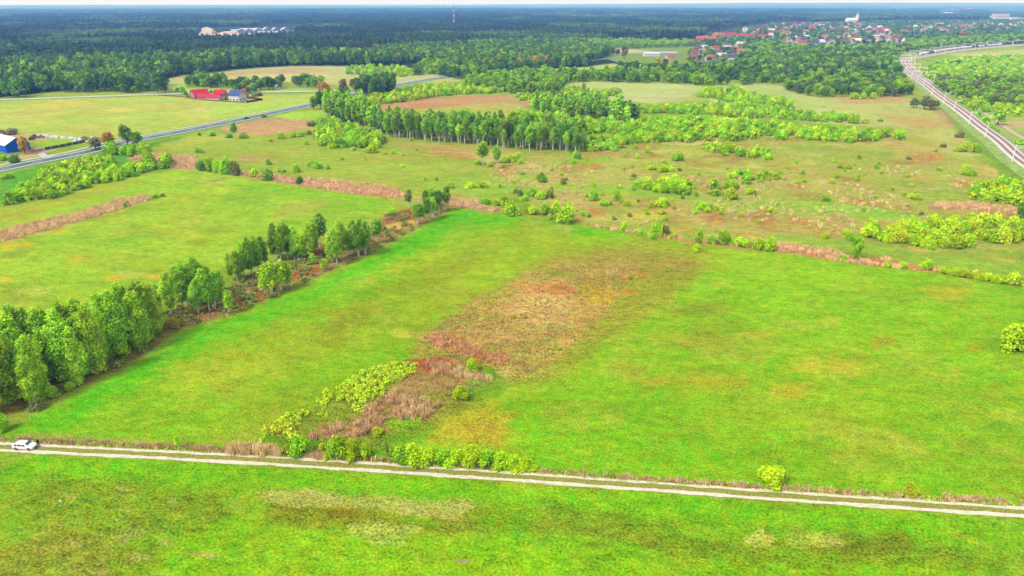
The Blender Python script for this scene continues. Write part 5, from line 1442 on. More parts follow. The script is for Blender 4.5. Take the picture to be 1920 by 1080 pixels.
bed('grass_verge', strip_poly([(x, y + 1.6) for x, y in DIT], 1.4), .6, GRASS, (.46, .58, .10), 'yellow grass verge along the dirt track', 11, 1.1)
bed('sedge_patch', DRY, 1.25, SEDGE, (.62, .48, .22), 'dry tan sedge tussocks in the middle of the hay meadow', 12, .7, keep=.5, noise=(7, .48))
bed('sedge_patch', DRY, 1.5, SEDGE, (.42, .36, .12), 'olive sedge tussocks mixed into the dry tan patch', 24, .8, keep=.8, noise=(6, .45))
bed('sedge_patch', [(795, 640), (835, 622), (860, 628), (900, 650), (960, 668), (950, 688), (905, 680), (840, 660)], 1.0, SEDGE, (.60, .36, .17), 'rust red sedge at the lower end of the dry patch', 13, 1.4, noise=(5, .4))
bed('low_scrub', [(640, 718), (700, 692), (768, 672), (792, 690), (765, 706), (722, 722), (712, 750), (690, 778), (635, 786), (592, 786), (560, 806), (522, 818), (484, 826), (482, 812), (540, 778), (600, 746)], 1.25, SCRUB, (.50, .66, .03), 'low lime green scrub in the wet corner of the hay meadow', 14, .85, cat='scrub', noise=(5, .4))
bed('low_scrub', [(484, 826), (560, 828), (560, 800), (500, 806)], 1.5, SCRUB, (.55, .62, .04), 'low yellow scrub left of the round bush', 15, 1.2, cat='scrub', noise=(4, .42))
bed('low_scrub', ROWSTRIP[:-4], 3.0, SCRUB, (.24, .30, .07), 'undergrowth below the birch row', 16, 1.3, cat='scrub', noise=(9, .45))
bed('sedge_patch', ROWSTRIP[3:-4], 1.6, SEDGE, (.52, .33, .17), 'brown undergrowth under the birch row', 17, 1.1, noise=(8, .55))
# coarse grass tussocks in the foreground field and the meadow
bed('grass_tussocks', [(492, 920), (560, 914), (700, 930), (885, 938), (890, 960), (800, 970), (700, 955), (500, 945)], .8, GRASS, (.62, .66, .26), 'pale straw grass swath in the near field', 21, .6, cat='grass')
bed('grass_tussocks', [(960, 300), (1100, 318), (1500, 330), (1750, 300), (1850, 360), (1700, 450), (1200, 425), (1060, 400), (900, 340)], 4.2, SEDGE, (.62, .50, .24), 'straw tussocks over the rough meadow', 22, 2.0, cat='grass', noise=(24, .47))
# ================================================================== BUILDINGS AND OTHER MADE THINGS
WALLM = noisy_mat('plaster_wall', None, .85, .8, .08, obj_color=True)
def roof_material():
    m, n, l, b = mat_new('roof_tiles', .7, .25)
    oi = n.new('ShaderNodeObjectInfo'); tc = n.new('ShaderNodeTexCoord')
    wv = n.new('ShaderNodeTexWave'); wv.inputs['Scale'].default_value = 1.6; wv.inputs['Distortion'].default_value = .6
    l.new(tc.outputs['Object'], wv.inputs['Vector'])
    ns = n.new('ShaderNodeTexNoise'); ns.inputs['Scale'].default_value = .6; l.new(tc.outputs['Object'], ns.inputs['Vector'])
    ad = n.new('ShaderNodeMath'); ad.operation = 'ADD'; l.new(wv.outputs['Fac'], ad.inputs[0]); l.new(ns.outputs['Fac'], ad.inputs[1])
    mr = n.new('ShaderNodeMapRange'); mr.inputs['From Max'].default_value = 2; mr.inputs['To Min'].default_value = .82; mr.inputs['To Max'].default_value = 1.18
    l.new(ad.outputs[0], mr.inputs['Value'])
    sc = n.new('ShaderNodeVectorMath'); sc.operation = 'SCALE'; l.new(oi.outputs['Color'], sc.inputs[0]); l.new(mr.outputs[0], sc.inputs['Scale'])
    l.new(sc.outputs[0], b.inputs['Base Color'])
    return m
ROOFM = roof_material()
def glass_material():
    m, n, l, b = mat_new('window_glass', .15, .5)
    b.inputs['Base Color'].default_value = (.05, .07, .11, 1)
    return m
GLASS = glass_material()
METAL = noisy_mat('galvanised_metal', alb((215, 218, 214), .62), .55, 1.5, .08)
WOOD = noisy_mat('dark_wood', alb((112, 52, 44)), .85, 1.5, .2)

def wall_mesh(L, D, hw, hr):
    x, y = L / 2, D / 2
    v = [(-x, -y, -.3), (x, -y, -.3), (x, y, -.3), (-x, y, -.3), (-x, -y, hw), (x, -y, hw), (x, y, hw), (-x, y, hw), (-x, 0, hw + hr), (x, 0, hw + hr)]
    f = [(0, 1, 5, 4), (2, 3, 7, 6), (1, 2, 6, 9, 5), (3, 0, 4, 8, 7)]
    return v, f
def roof_mesh(L, D, hw, hr, o=.45, t=.18):
    x, y = L / 2 + o, D / 2 + o
    s = hr / (D / 2)
    ze, zr = hw - o * s + .05, hw + hr + .05
    v, f = [], []
    for sg in (-1, 1):
        n = len(v)
        v += [(-x, sg * y, ze), (x, sg * y, ze), (x, 0, zr), (-x, 0, zr), (-x, sg * y, ze + t), (x, sg * y, ze + t), (x, 0, zr + t), (-x, 0, zr + t)]
        f += [tuple(i + n for i in q) for q in ((4, 5, 6, 7), (0, 3, 2, 1), (0, 1, 5, 4), (1, 2, 6, 5), (3, 0, 4, 7))]
    return v, f
def hip_roof(L, D, hw, hr, o=.45):
    x, y, r = L / 2 + o, D / 2 + o, max(.2, L / 2 - D / 2)
    v = [(-x, -y, hw), (x, -y, hw), (x, y, hw), (-x, y, hw), (-r, 0, hw + hr), (r, 0, hw + hr)]
    return v, [(0, 1, 5, 4), (1, 2, 5), (2, 3, 4, 5), (3, 0, 4), (0, 3, 2, 1)]

_shared = {}
def shared(name, key, vf, mat):
    if key not in _shared:
        me = bpy.data.meshes.new(name); me.from_pydata([tuple(v) for v in vf[0]], [], [tuple(f) for f in vf[1]]); me.materials.append(mat)
        _shared[key] = me
    return _shared[key]

def building(name, label, cat, x, y, L, D, hw, hr, rz, wall, roof, group=None, hip=False, windows=False, chimney=True):
    root = empty(name, (x, y, 0), R(rz))
    wm = shared('wall', ('w', L, D, hw, hr, hip), (MB().box((0, 0, hw / 2 - .15), (L, D, hw + .3)).v, MB().box((0, 0, 0), (1, 1, 1)).f) if hip else wall_mesh(L, D, hw, hr), WALLM)
    w = bpy.data.objects.new('wall', wm); COL.objects.link(w); w.parent = root; w.color = alb(wall, .5)
    rm = shared('roof', ('r', L, D, hw, hr, hip), hip_roof(L, D, hw, hr) if hip else roof_mesh(L, D, hw, hr), ROOFM)
    r = bpy.data.objects.new('roof', rm); COL.objects.link(r); r.parent = root; r.color = alb(roof, .5)
    if chimney:
        cm = shared('chimney', 'chim', (MB().box((0, 0, 0), (.7, .7, 2.0)).v, MB().box((0, 0, 0), (1, 1, 1)).f), WALLM)
        c = bpy.data.objects.new('chimney', cm); COL.objects.link(c); c.parent = r; c.location = (L * .2, D * .1, hw + hr * .95); c.color = alb((170, 110, 90))
    if windows:
        gm = shared('window', 'win', (MB().box((0, 0, 0), (1.2, .08, 1.35)).v, MB().box((0, 0, 0), (1, 1, 1)).f), GLASS)
        n = max(2, int(L / 3.2))
        for fl in range(max(1, int(hw / 2.6))):
            for k in range(n):
                o = bpy.data.objects.new('window', gm); COL.objects.link(o); o.parent = root
                o.location = (-L / 2 + L * (k + .5) / n, -D / 2 - .03, 1.5 + fl * 2.7)
            for sx in (-1, 1):
                for yy in (-D * .22, D * .22):
                    o = bpy.data.objects.new('window', gm); COL.objects.link(o); o.parent = root
                    o.rotation_euler = (0, 0, math.pi / 2); o.location = (sx * (L / 2 + .03), yy, 1.5 + fl * 2.7)
        if hr > 2.2 and not hip:
            for sx in (-1, 1):
                o = bpy.data.objects.new('window', gm); COL.objects.link(o); o.parent = root
                o.rotation_euler = (0, 0, math.pi / 2); o.location = (sx * (L / 2 + .03), 0, hw + hr * .35)
    tag(root, label, cat, group)
    return root

RED, ORANGE, WHITE, CREAM, NAVY = (222, 40, 62), (232, 96, 60), (250, 250, 250), (250, 238, 205), (72, 96, 160)
def at(px, py): return G(px, py)
# farm with red roofs
x, y = at(376, 184); building('barn', 'tall barn with red roof and pink gable, left end of the roadside farm', 'barn', x, y, 13, 10, 3.6, 3.8, 42, (226, 160, 168), RED, windows=True, chimney=False)
x, y = at(386, 186.5); building('barn', 'low red roofed wing with pink wall in the middle of the roadside farm', 'barn', x, y, 12, 6, 2.6, 1.8, -6, (236, 170, 160), RED, chimney=False)
x, y = at(403, 187.5); building('barn', 'low red roofed wing with white wall beside the farm garden', 'barn', x, y, 12, 6.5, 2.6, 2.0, -10, (240, 220, 220), RED, chimney=False)
x, y = at(414, 181); building('house', 'red roofed farmhouse standing behind the low wings of the farm', 'house', x, y, 8.5, 8, 3.0, 2.8, 10, (226, 130, 130), RED)
x, y = at(446, 189); building('house', 'white farmhouse with dark blue roof at the right end of the farm', 'house', x, y, 10.5, 9.5, 5.0, 3.6, -18, WHITE, NAVY, windows=True)
x, y = at(453, 182); building('house', 'red roofed building directly behind the white farmhouse', 'house', x, y, 9, 8, 3.4, 3.0, -18, (225, 190, 190), (206, 44, 60))
# blue barn: anchored at its front right corner
cx, cy = at(13.5, 287.5)
_a = R(-35); _lx, _ly = 13.0, -6.0
building('barn', 'bright blue sheet metal barn with white roof at the left edge', 'barn', cx - (_lx * math.cos(_a) - _ly * math.sin(_a)), cy - (_lx * math.sin(_a) + _ly * math.cos(_a)), 26, 12, 4.2, 3.4, -35, (0, 112, 255), (250, 252, 255), chimney=False)

def fence(name, label, pts, h, panel_col, post_every, posts_mat, solid=True):
    W = [Vector((*G(*p), 0)) for p in pts]
    root = empty(name, W[0])
    pm = noisy_mat(name + '_panel', panel_col, .9, 1.2, .2)
    k = 0
    for a, b in zip(W[:-1], W[1:]):
        d = b - a; L = d.length; ang = math.atan2(d.y, d.x); n = max(1, int(round(L / post_every)))
        for i in range(n):
            q = a + d * ((i + .5) / n) - W[0]
            mb = MB()
            if solid: mb.box((q.x, q.y, h * .48), (L / n - .15, .08, h * .9), ang)
            else:
                for z in (.25, .5, .75, .98): mb.box((q.x, q.y, h * z), (L / n - .15, .06, .10), ang)
            mb.build('panel', pm, root)
            q = a + d * (i / n) - W[0]
            MB().box((q.x, q.y, h * .55), (.28, .28, h * 1.15), ang).build('post', posts_mat, root)
    tag(root, label, 'fence')
    return root
POSTM = noisy_mat('pale_post', alb((222, 214, 190)), .9, 1, .1)
fence('fence', 'dark red board fence closing the field corner right of the white farmhouse', [(462, 193), (478, 190.5), (492, 188), (478, 186), (463, 185)], 1.7, alb((128, 30, 34)), 8, WOOD)
fence('fence', 'reddish low fence along the field in front of the farm', [(300, 179.5), (340, 182), (360, 186), (405, 190), (460, 193)], 1.1, alb((164, 110, 92)), 10, WOOD)
fence('fence', 'wire fence with pale posts between yard and highway', [(84, 282), (97, 279.5), (112, 277), (124, 274.5), (136, 272), (148, 269.5), (160, 267)], 1.8, alb((96, 112, 62)), 5.5, POSTM)
fence('fence', 'low orange brick fence in front of the blue barn yard', [(44, 287), (58, 286.5), (70, 285), (82, 282)], 1.5, alb((224, 150, 120)), 5, POSTM)
# white heaps along the back of the yard
def heap_mesh(seed, w, d, h):
    rs = np.random.RandomState(seed)
    bm = bmesh.new(); bmesh.ops.create_icosphere(bm, subdivisions=2, radius=1)
    for v in bm.verts:
        n = 1 + rs.uniform(-.22, .22)
        v.co = Vector((v.co.x * w / 2 * n, v.co.y * d / 2 * n, max(-.1, v.co.z * h * n)))
    me = bpy.data.meshes.new('heap'); bm.to_mesh(me); bm.free(); return me
HEAPM = noisy_mat('pale_debris', alb((222, 226, 228), .6), .9, 1.2, .5)
HEAPD = noisy_mat('brown_debris', alb((150, 100, 96)), .9, .8, .4)
hm = [heap_mesh(i, 4.6, 3.2, 1.7) for i in range(4)]
for q in hm: q.materials.append(HEAPM)
hpos = [(70, 255.5, 1.0), (76, 255, .9), (84, 256, 1.3), (91, 256.5, 1.5), (98, 257.5, 1.2), (104, 258, 1.0), (110, 258.5, 1.1), (117, 258.5, .9), (124, 259, .8), (131, 260, .9), (137, 261, 1.1), (142, 261.5, .9), (150, 262, .8), (143, 268, 1.3), (151, 267, 1.1), (174, 261, 1.3), (120, 274, .8), (101, 277.5, .7)]
hord = sorted(range(len(hpos)), key=lambda i: hpos[i][0])
for i, (px, py, s) in enumerate(hpos):
    o = bpy.data.objects.new('debris_heap', hm[i % 4]); COL.objects.link(o); o.location = (*G(px, py), 0); s *= .78; o.scale = (s, s * .8, s); o.rotation_euler = (0, 0, i * 1.3)
    k = hord.index(i)
    tag(o, f"{ordinal(k, len(hpos))}pale debris heap in the scrap yard behind the highway", 'heap', 'heaps in the scrap yard')
for i, (px, py) in enumerate([(158, 260), (164, 262), (78, 258.5)]):
    me_ = heap_mesh(40 + i, 5, 3, 1.6); me_.materials.append(HEAPD)
    o = bpy.data.objects.new('debris_heap', me_); COL.objects.link(o); o.location = (*G(px, py), 0)
    tag(o, ['left brown junk heap at the right end of the scrap yard', 'right brown junk heap at the right end of the scrap yard', 'brown junk heap before the left white heaps'][i], 'heap', 'heaps in the scrap yard')

def pole(name, label, px, py, h, r, mat, arm=0, cat='pole', group=None):
    mb = MB().tube([(0, 0, -.2), (0, 0, h)], [r, r * .6], 6)
    root = empty(name, (*G(px, py), 0))
    mb.build('shaft', mat, root)
    if arm: MB().tube([(0, 0, h - .1), (arm, 0, h + .25)], [r * .5, r * .4], 5).build('arm', mat, root)
    tag(root, label, cat, group); return root
pole('street_lamp', 'grey lamp post beside the highway right of the tall dark trees', 278, 252.5, 6.5, .12, METAL, 1.2, 'lamp post')
pole('utility_pole', 'left of two tall pale poles at the edge of the left forest', 264.5, 143, 12, .3, POSTM)
pole('utility_pole', 'right of two tall pale poles at the edge of the left forest', 272.5, 142, 11, .3, POSTM)
pole('utility_pole', 'pale pole rising from the forest left of the clearing', 403, 124, 11, .35, POSTM)
pole('utility_pole', 'white pole among trees before the town sheds', 1255, 128, 9, .4, POSTM, 0)
pole('chimney_stack', 'slender white stack far beyond the town', 1675, 16.5, 62, 3.0, METAL, 0, 'chimney')

# radio mast, red and white
def radio_mast():
    root = empty('radio_mast', (*G(851.5, 56), 0))
    mats = [noisy_mat('mast_red', alb((226, 80, 70)), .6, 1, .05), noisy_mat('mast_white', alb((245, 245, 245), .7), .6, 1, .05)]
    Hm, n = 66.0, 9
    for i in range(n):
        mb = MB(); z0, z1 = Hm * i / n, Hm * (i + 1) / n
        w = lambda z: 2.3 - 1.3 * z / Hm
        for sx, sy in ((-1, -1), (1, -1), (1, 1), (-1, 1)):
            mb.tube([(sx * w(z0), sy * w(z0), z0), (sx * w(z1), sy * w(z1), z1)], .34, 4)
        for k in range(3):
            za, zb = z0 + (z1 - z0) * k / 3, z0 + (z1 - z0) * (k + 1) / 3
            for sy in (-1, 1):
                mb.tube([(-w(za), sy * w(za), za), (w(zb), sy * w(zb), zb)], .2, 3)
                mb.tube([(sy * w(za), w(za), za), (sy * w(zb), -w(zb), zb)], .2, 3)
        mb.build('mast_section', mats[i % 2], root)
    MB().tube([(0, 0, Hm), (0, 0, Hm + 6)], .25, 4).build('antenna', mats[0], root)
    tag(root, 'red and white lattice radio mast rising from the distant forest', 'mast')
radio_mast()

# works yard in the forest
def slab(name, pts, mat, z=.02):
    mb = MB().add([(*G(*p), z) for p in pts], [tuple(range(len(pts)))])
    o = mb.build(name, mat)
    if o.data.polygons[0].normal.z < 0: o.data.flip_normals()
    tag(o, kind='structure')
slab('gravel_yard', [(366, 70), (372, 63), (445, 60), (552, 57), (556, 63), (480, 66), (420, 70)], noisy_mat('gravel', alb((226, 206, 190)), 1, .02, .2))
slab('sandy_clearing', [(-30, 34.6), (-30, 31.5), (60, 31), (66, 33), (0, 35)], noisy_mat('sandy', alb((226, 206, 190)), 1, .02, .2))
ribbon_obj('distant_road', smooth_path([G(*p) for p in [(545, 57.5), (620, 53.5), (700, 50), (800, 46), (900, 42.5), (965, 40.5)]], 30), [-9, 9], [.05, .05], pale_paving)
me_ = heap_mesh(60, 46, 30, 15); me_.materials.append(noisy_mat('sand', alb((224, 200, 184)), 1, .1, .1))
o = bpy.data.objects.new('sand_heap', me_); COL.objects.link(o); o.location = (*G(389, 63.5), 0); tag(o, 'large pale sand heap at the left end of the works yard', 'heap')
me_ = heap_mesh(61, 60, 14, 4); me_.materials.append(noisy_mat('sand_low', alb((232, 196, 180)), 1, .1, .1))
o = bpy.data.objects.new('sand_heap', me_); COL.objects.link(o); o.location = (*G(430, 61.5), 0); tag(o, 'low long sand heap in the middle of the works yard', 'heap')
for i, (px, py, L, D, hw, hr) in enumerate([(452, 61.5, 22, 14, 7, 4), (466, 61.5, 26, 18, 6, 6), (483, 61, 26, 20, 6, 6), (500, 60.5, 26, 20, 7, 6.5), (516, 60, 22, 18, 6, 6), (535, 59.5, 30, 20, 6, 6)]):
    x, y = G(px, py)
    building('hall', f"{ordinal(i, 6)}grey gabled hall with pale roof in the works yard", 'hall', x, y, D * 1.3, L * .8, hw, hr, 118, (160, 165, 190), (226, 226, 240), 'halls in the works yard', chimney=False)
for px, py, L, D, lab in ((440, 60, 18, 10, 'small white shed beside the halls of the works yard'), (470, 57.5, 60, 14, 'long low white hall behind the works yard'), (510, 64, 70, 8, 'long white wall-like shed before the halls')):
    x, y = G(px, py); building('shed', lab, 'shed', x, y, L, D, 5, 1.5, 0, WHITE, (244, 244, 248), chimney=False)
for i, (px, py) in enumerate([(240, 72), (322, 73), (340, 72), (336, 76)]):
    x, y = G(px, py); building('house', f"{ordinal(i, 4)}white house half hidden in the left pine forest", 'house', x, y, 12, 10, 7, 6, 60 + i * 20, WHITE, (236, 238, 245), 'white houses in the left forest', chimney=False)
x, y = G(524, 165.5); building('shed', 'tiny white shed beside the side road behind the farm', 'shed', x, y, 6, 4, 2.2, .8, 0, WHITE, WHITE, chimney=False)

# ------------------------------------------------------------------ the town
ROOFC = {'red': (184, 88, 80), 'orange': (196, 118, 94), 'pinkish red': (196, 140, 134), 'dark grey': (96, 92, 116), 'white': (236, 236, 244), 'brown': (150, 96, 96)}
WALLC = {'white': (250, 250, 250), 'cream': (252, 236, 196), 'pink': (240, 196, 190), 'yellow': (248, 220, 140)}
SHAPES = [(11, 9, 4.2, 4.2), (10, 10, 5.4, 3.6), (13, 9, 3.6, 3.8), (9, 8, 5.6, 3.4), (16, 10, 4.4, 3.6)]
def town_house(px, py, roof, wall, shp, rz, label, group=None, hip=False, windows=False):
    L, D, hw, hr = SHAPES[shp]
    x, y = G(px, py)
    return building('house', label, 'house', x, y, L, D, hw, hr, rz, WALLC[wall], ROOFC[roof], group, hip, windows, chimney=windows)
near = [(1257, 110, 'orange', 'cream', 2, 10, 'orange-red roofed house beside the white roofed sheds'), (1297, 113, 'red', 'cream', 2, -15, 'wide orange-red roofed house hidden by trees, nearest to the field'),
        (1331, 113.5, 'orange', 'white', 1, 30, 'bright orange hip roofed house at the near edge of the village'), (1369, 113, 'dark grey', 'white', 4, -20, 'white house with blue-grey roof and white gable at the near village edge'),
        (1352, 109, 'white', 'cream', 2, 0, 'pale roofed house left of the blue-grey roofed one'), (1300, 103, 'red', 'pink', 0, 12, 'small red roofed house with pink wall above the dark conifers'),
        (1322, 99, 'brown', 'yellow', 1, 40, 'yellow gabled house in the near village part'), (1340, 95, 'red', 'white', 4, 20, 'big crimson roofed villa with white gables in the near village part'),
        (1360, 90, 'brown', 'white', 3, 15, 'dark roofed tall house behind the crimson villa'), (1364, 95, 'white', 'cream', 0, -20, 'cream house right of the crimson villa'), (1379, 97, 'pinkish red', 'white', 3, -40, 'narrow white house with pinkish roof near the yellow one'),
        (1389, 100, 'orange', 'yellow', 2, -25, 'yellow house with orange roof at the right end of the near village part'), (1386, 86, 'white', 'cream', 2, 10, 'pale house at the back right of the near village part'),
        (1318, 93, 'white', 'white', 2, -5, 'white roofed house left of the crimson villa'), (1309, 95, 'dark grey', 'white', 0, -30, 'grey roofed house left of the yellow gabled house'), (1318, 104, 'dark grey', 'white', 2, 0, 'white walled house with dark roof above the trees'),
        (1345, 103, 'brown', 'white', 2, 8, 'brown roofed terrace in the near village part'), (1372, 103, 'dark grey', 'cream', 0, 16, 'grey roofed cream house above the near village edge'),
        (1268, 84, 'pinkish red', 'pink', 1, 5, 'pink house standing alone between wood and light green strip'), (1072, 85, 'dark grey', 'white', 0, -30, 'white house with dark roof alone left of the sandy field strip'),
        (1084, 86, 'brown', 'white', 3, 10, 'small brown roofed house right of the lone white house'), (1195, 77, 'pinkish red', 'pink', 0, 70, 'left of two pink gabled houses at the wood edge'), (1203, 77, 'pinkish red', 'pink', 0, 70, 'right of two pink gabled houses at the wood edge')]
for (px, py, rf, wl_, s, rz, lab) in near:
    town_house(px, py, rf, wl_, s, rz, lab, hip=(rf == 'orange' and s == 1), windows=True)
def long_b(px, py, L, D, hw, hr, rz, wall, roof, label, cat='building'):
    x, y = G(px, py); building('long_building' if cat == 'building' else cat, label, cat, x, y, L, D, hw, hr, rz, wall, roof, chimney=False)
long_b(1221, 105, 24, 16, 4, 1.5, 4, WHITE, (240, 244, 250), 'left white roofed shed before the village', 'shed')
long_b(1252, 104, 26, 16, 4, 1.5, 4, (215, 215, 225), (206, 206, 220), 'right greyish roofed shed before the village', 'shed')
long_b(1204, 127, 20, 6, 2.6, 1, 2, (245, 235, 225), (240, 232, 220), 'long low white shed beside the budding trees', 'shed')
long_b(1323, 77, 42, 14, 5, 5, -8, (200, 150, 140), (206, 104, 84), 'long orange roofed building left end of the red roofed quarter')
long_b(1344, 70, 22, 12, 6, 4, 5, (230, 180, 175), (222, 110, 110), 'pinkish roofed building above the long orange roofed one')
long_b(1367, 70, 34, 14, 6, 5, 12, (235, 190, 190), (196, 76, 82), 'long crimson roofed building in the red roofed quarter')
long_b(1387, 72, 14, 12, 6, 4, 5, (235, 200, 200), (200, 78, 78), 'small bright red roofed building below the white silo block')
long_b(1402, 72, 26, 12, 6, 4, -8, (235, 200, 200), (200, 78, 78), 'right crimson roofed building below the white silo block')
long_b(1430, 72, 22, 12, 5, 4, -8, (246, 240, 235), (200, 60, 76), 'dark red roofed building with white wall right of the red roofed quarter')
def block(name, label, px, py, w, d, h, col, cat='building'):
    root = empty(name, (*G(px, py), 0))
    a = MB().box((0, 0, h / 2 - .2), (w, d, h)).build('wall', WALLM, root); a.color = alb(col, .66)
    b = MB().box((0, 0, h + .2), (w + .6, d + .6, .6)).build('roof', WALLM, root); b.color = alb((205, 205, 212), .66)
    gm = shared('window_band', 'wb', (MB().box((0, 0, 0), (1, .1, 1)).v, MB().box((0, 0, 0), (1, 1, 1)).f), GLASS)
    for fl in range(int(h / 3)):
        for k in range(int(w / 6)):
            o = bpy.data.objects.new('window', gm); COL.objects.link(o); o.parent = root
            o.scale = (2.2, 1, 1.3); o.location = (-w / 2 + 3 + k * 6, -d / 2 - .04, 1.8 + fl * 3)
    tag(root, label, cat)
block('tower_block', 'white square silo block above the red roofed quarter', 1396, 63, 10, 9, 15, (244, 244, 250))
block('apartment_block', 'long pale pink flats on the far right of the town', 1876, 31, 96, 16, 15, (246, 222, 226))
block('apartment_block', 'long white flats below the pink ones on the far right', 1885, 35.5, 120, 14, 9, (244, 244, 248))
block('apartment_block', 'low white hall left of the far right flats', 1858, 33, 40, 14, 9, (244, 240, 240))
block('apartment_block', 'white hall at the right edge under the flats', 1905, 37, 60, 20, 8, (246, 246, 250))
x, y = G(1774, 29.5); building('hall', 'big pale roofed hall between the woods above the town', 'hall', x, y, 70, 34, 9, 12, 10, (226, 200, 200), (226, 216, 226), chimney=False)
x, y = G(1820, 31); building('hall', 'small orange-pink hall left of the far right flats', 'hall', x, y, 34, 16, 8, 4, 10, (244, 200, 190), (240, 180, 160), chimney=False)
x, y = G(1816, 20.5); building('hall', 'tiny white hall with pink roof far above the town', 'hall', x, y, 70, 30, 10, 12, 10, WHITE, (226, 170, 176), chimney=False)

# church
def church():
    x, y = G(1594, 43.5)
    root = empty('church', (x, y, 0), R(8))
    wm = WALLM
    def part(nm, mb, col, par=root):
        o = mb.build(nm, wm, par); o.color = alb(col, .7); return o
    part('nave', MB().add(*wall_mesh(44, 20, 15, 7)), (250, 248, 240))
    r = mesh_obj('roof', *roof_mesh(44, 20, 15, 7, .6, .5), ROOFM, root); r.color = alb((232, 230, 226), .7)
    part('tower', MB().box((30, -2, 16), (9, 9, 33)), (252, 248, 236))
    sp = MB().add([(25.5, -6.5, 32.5), (34.5, -6.5, 32.5), (34.5, 2.5, 32.5), (25.5, 2.5, 32.5), (30, -2, 47)], [(0, 1, 4), (1, 2, 4), (2, 3, 4), (3, 0, 4)])
    o = sp.build('spire', ROOFM, root); o.color = alb((190, 200, 196), .7)
    for k in range(5):
        MB().box((-18 + k * 9, -10.1, 8), (2, .3, 7)).build('window', GLASS, root)
    for z in (12, 26): MB().box((30, -6.6, z), (1.8, .3, 4), 0).build('window', GLASS, root)
    root.scale = (.85, .85, .88)
    tag(root, 'white church with slim pointed tower above the town roofs', 'church')
church()

# the crowd of houses
def crowd():
    rs = np.random.RandomState(77)
    zones = [
        ('in the town left of the church', [(1440, 56), (1470, 46), (1520, 45), (1580, 46), (1580, 66), (1500, 66), (1440, 76)], 24, 58),
        ('in the town right below the church', [(1580, 47), (1625, 47), (1660, 52), (1680, 58), (1680, 70), (1580, 70)], 23, 50),
        ('at the near town edge left of the railway', [(1470, 80), (1500, 70), (1680, 71), (1705, 82), (1660, 86), (1560, 86), (1500, 88)], 20, 42),
        ('along the street above the railway bend', [(1680, 60), (1700, 50), (1740, 50), (1740, 62), (1690, 64)], 24, 12),
        ('in the right part of the town', [(1740, 58), (1745, 47), (1830, 46), (1850, 60), (1820, 70), (1790, 66)], 24, 38),
        ('at the right edge of the town', [(1850, 58), (1835, 46), (1925, 44), (1930, 54), (1900, 58)], 26, 22),
        ('at the top end of the red roofed quarter', [(1405, 56), (1440, 48), (1450, 54), (1440, 66), (1410, 66)], 24, 10),
    ]
    seedk = 0
    for place, poly, sp, cap in zones:
        seedk += 1
        P = sample_poly(poly, sp, 500 + seedk, .42, .8)
        P = P[rs.permutation(len(P))[:cap]]
        for x, y in P:
            rf = ['red', 'pinkish red', 'orange', 'dark grey', 'white', 'brown'][rs.choice(6, p=[.15, .1, .13, .28, .14, .2])]
            wl_ = ['white', 'cream', 'pink', 'yellow'][rs.choice(4, p=[.62, .2, .12, .06])]
            s = rs.randint(5); L, D, hw, hr = [q * 1.12 for q in SHAPES[s]]
            rz = rs.choice([8, 98, -20, 70, 35]) + rs.choice([0, 4])
            building('house', f"{wl_} walled house with {rf} roof {place}", 'house', x, y, L, D, hw, hr, float(rz), WALLC[wl_], ROOFC[rf], f"houses {place}", chimney=False)
crowd()

# ------------------------------------------------------------------ railway
BALLAST = noisy_mat('ballast', alb((222, 216, 208)), 1, .8, .18)
SLEEP = noisy_mat('sleepers', alb((152, 120, 112)), .9, 1.2, .2)
RAILM = noisy_mat('rusty_rail', alb((190, 150, 134)), .5, 2, .1)
ribbon_obj('railway_embankment', RAIL, [-10, -4.9, 4.9, 10], [-.1, 1.15, 1.15, -.1], noisy_mat('bank_grass', alb((150, 176, 84)), 1, .3, .35))
ribbon_obj('railway_ballast', RAIL, [-4.6, -4.0, 4.0, 4.6], [1.16, 1.42, 1.42, 1.16], BALLAST)
ribbon_obj('service_path', RAIL[:int(len(RAIL) * .45)], [15, 18], [.04, .04], noisy_mat('path_sand', alb((196, 190, 150)), 1, .5, .2))
for o_ in (-1.95, 1.95):
    root = None
    ribbon_obj('track_bed', RAIL, [o_ - .95, o_ + .95], [1.45, 1.45], SLEEP)
    for q in (-.72, .72):
        ribbon_obj('rail', RAIL, [o_ + q - .09, o_ + q - .089, o_ + q + .089, o_ + q + .09], [1.46, 1.6, 1.6, 1.46], RAILM)
i0_ = int(np.argmin(np.linalg.norm(RAIL - np.array(G(1735, 161)), axis=1)))
YARD = RAIL[i0_:]
ribbon_obj('railway_ballast', YARD, [4.7, 5.2, 13.5, 14.2], [.9, 1.30, 1.30, .2], BALLAST)
for o_ in (7.2, 11.2):
    ribbon_obj('track_bed', YARD, [o_ - .95, o_ + .95], [1.33, 1.33], SLEEP)
seg = np.linalg.norm(np.diff(RAIL, axis=0), axis=1); cum = np.concatenate([[0], np.cumsum(seg)])
def rail_at(s):
    x, y = np.interp(s, cum, RAIL[:, 0]), np.interp(s, cum, RAIL[:, 1])
    x2, y2 = np.interp(s + 2, cum, RAIL[:, 0]), np.interp(s + 2, cum, RAIL[:, 1])
    return x, y, math.atan2(y2 - y, x2 - x)
def s_of(px, py):
    g = np.array(G(px, py)); return float(cum[np.argmin(np.linalg.norm(RAIL - g, axis=1))])
MASTM = noisy_mat('mast_paint', alb((240, 238, 234), .7), .6, 1, .06)
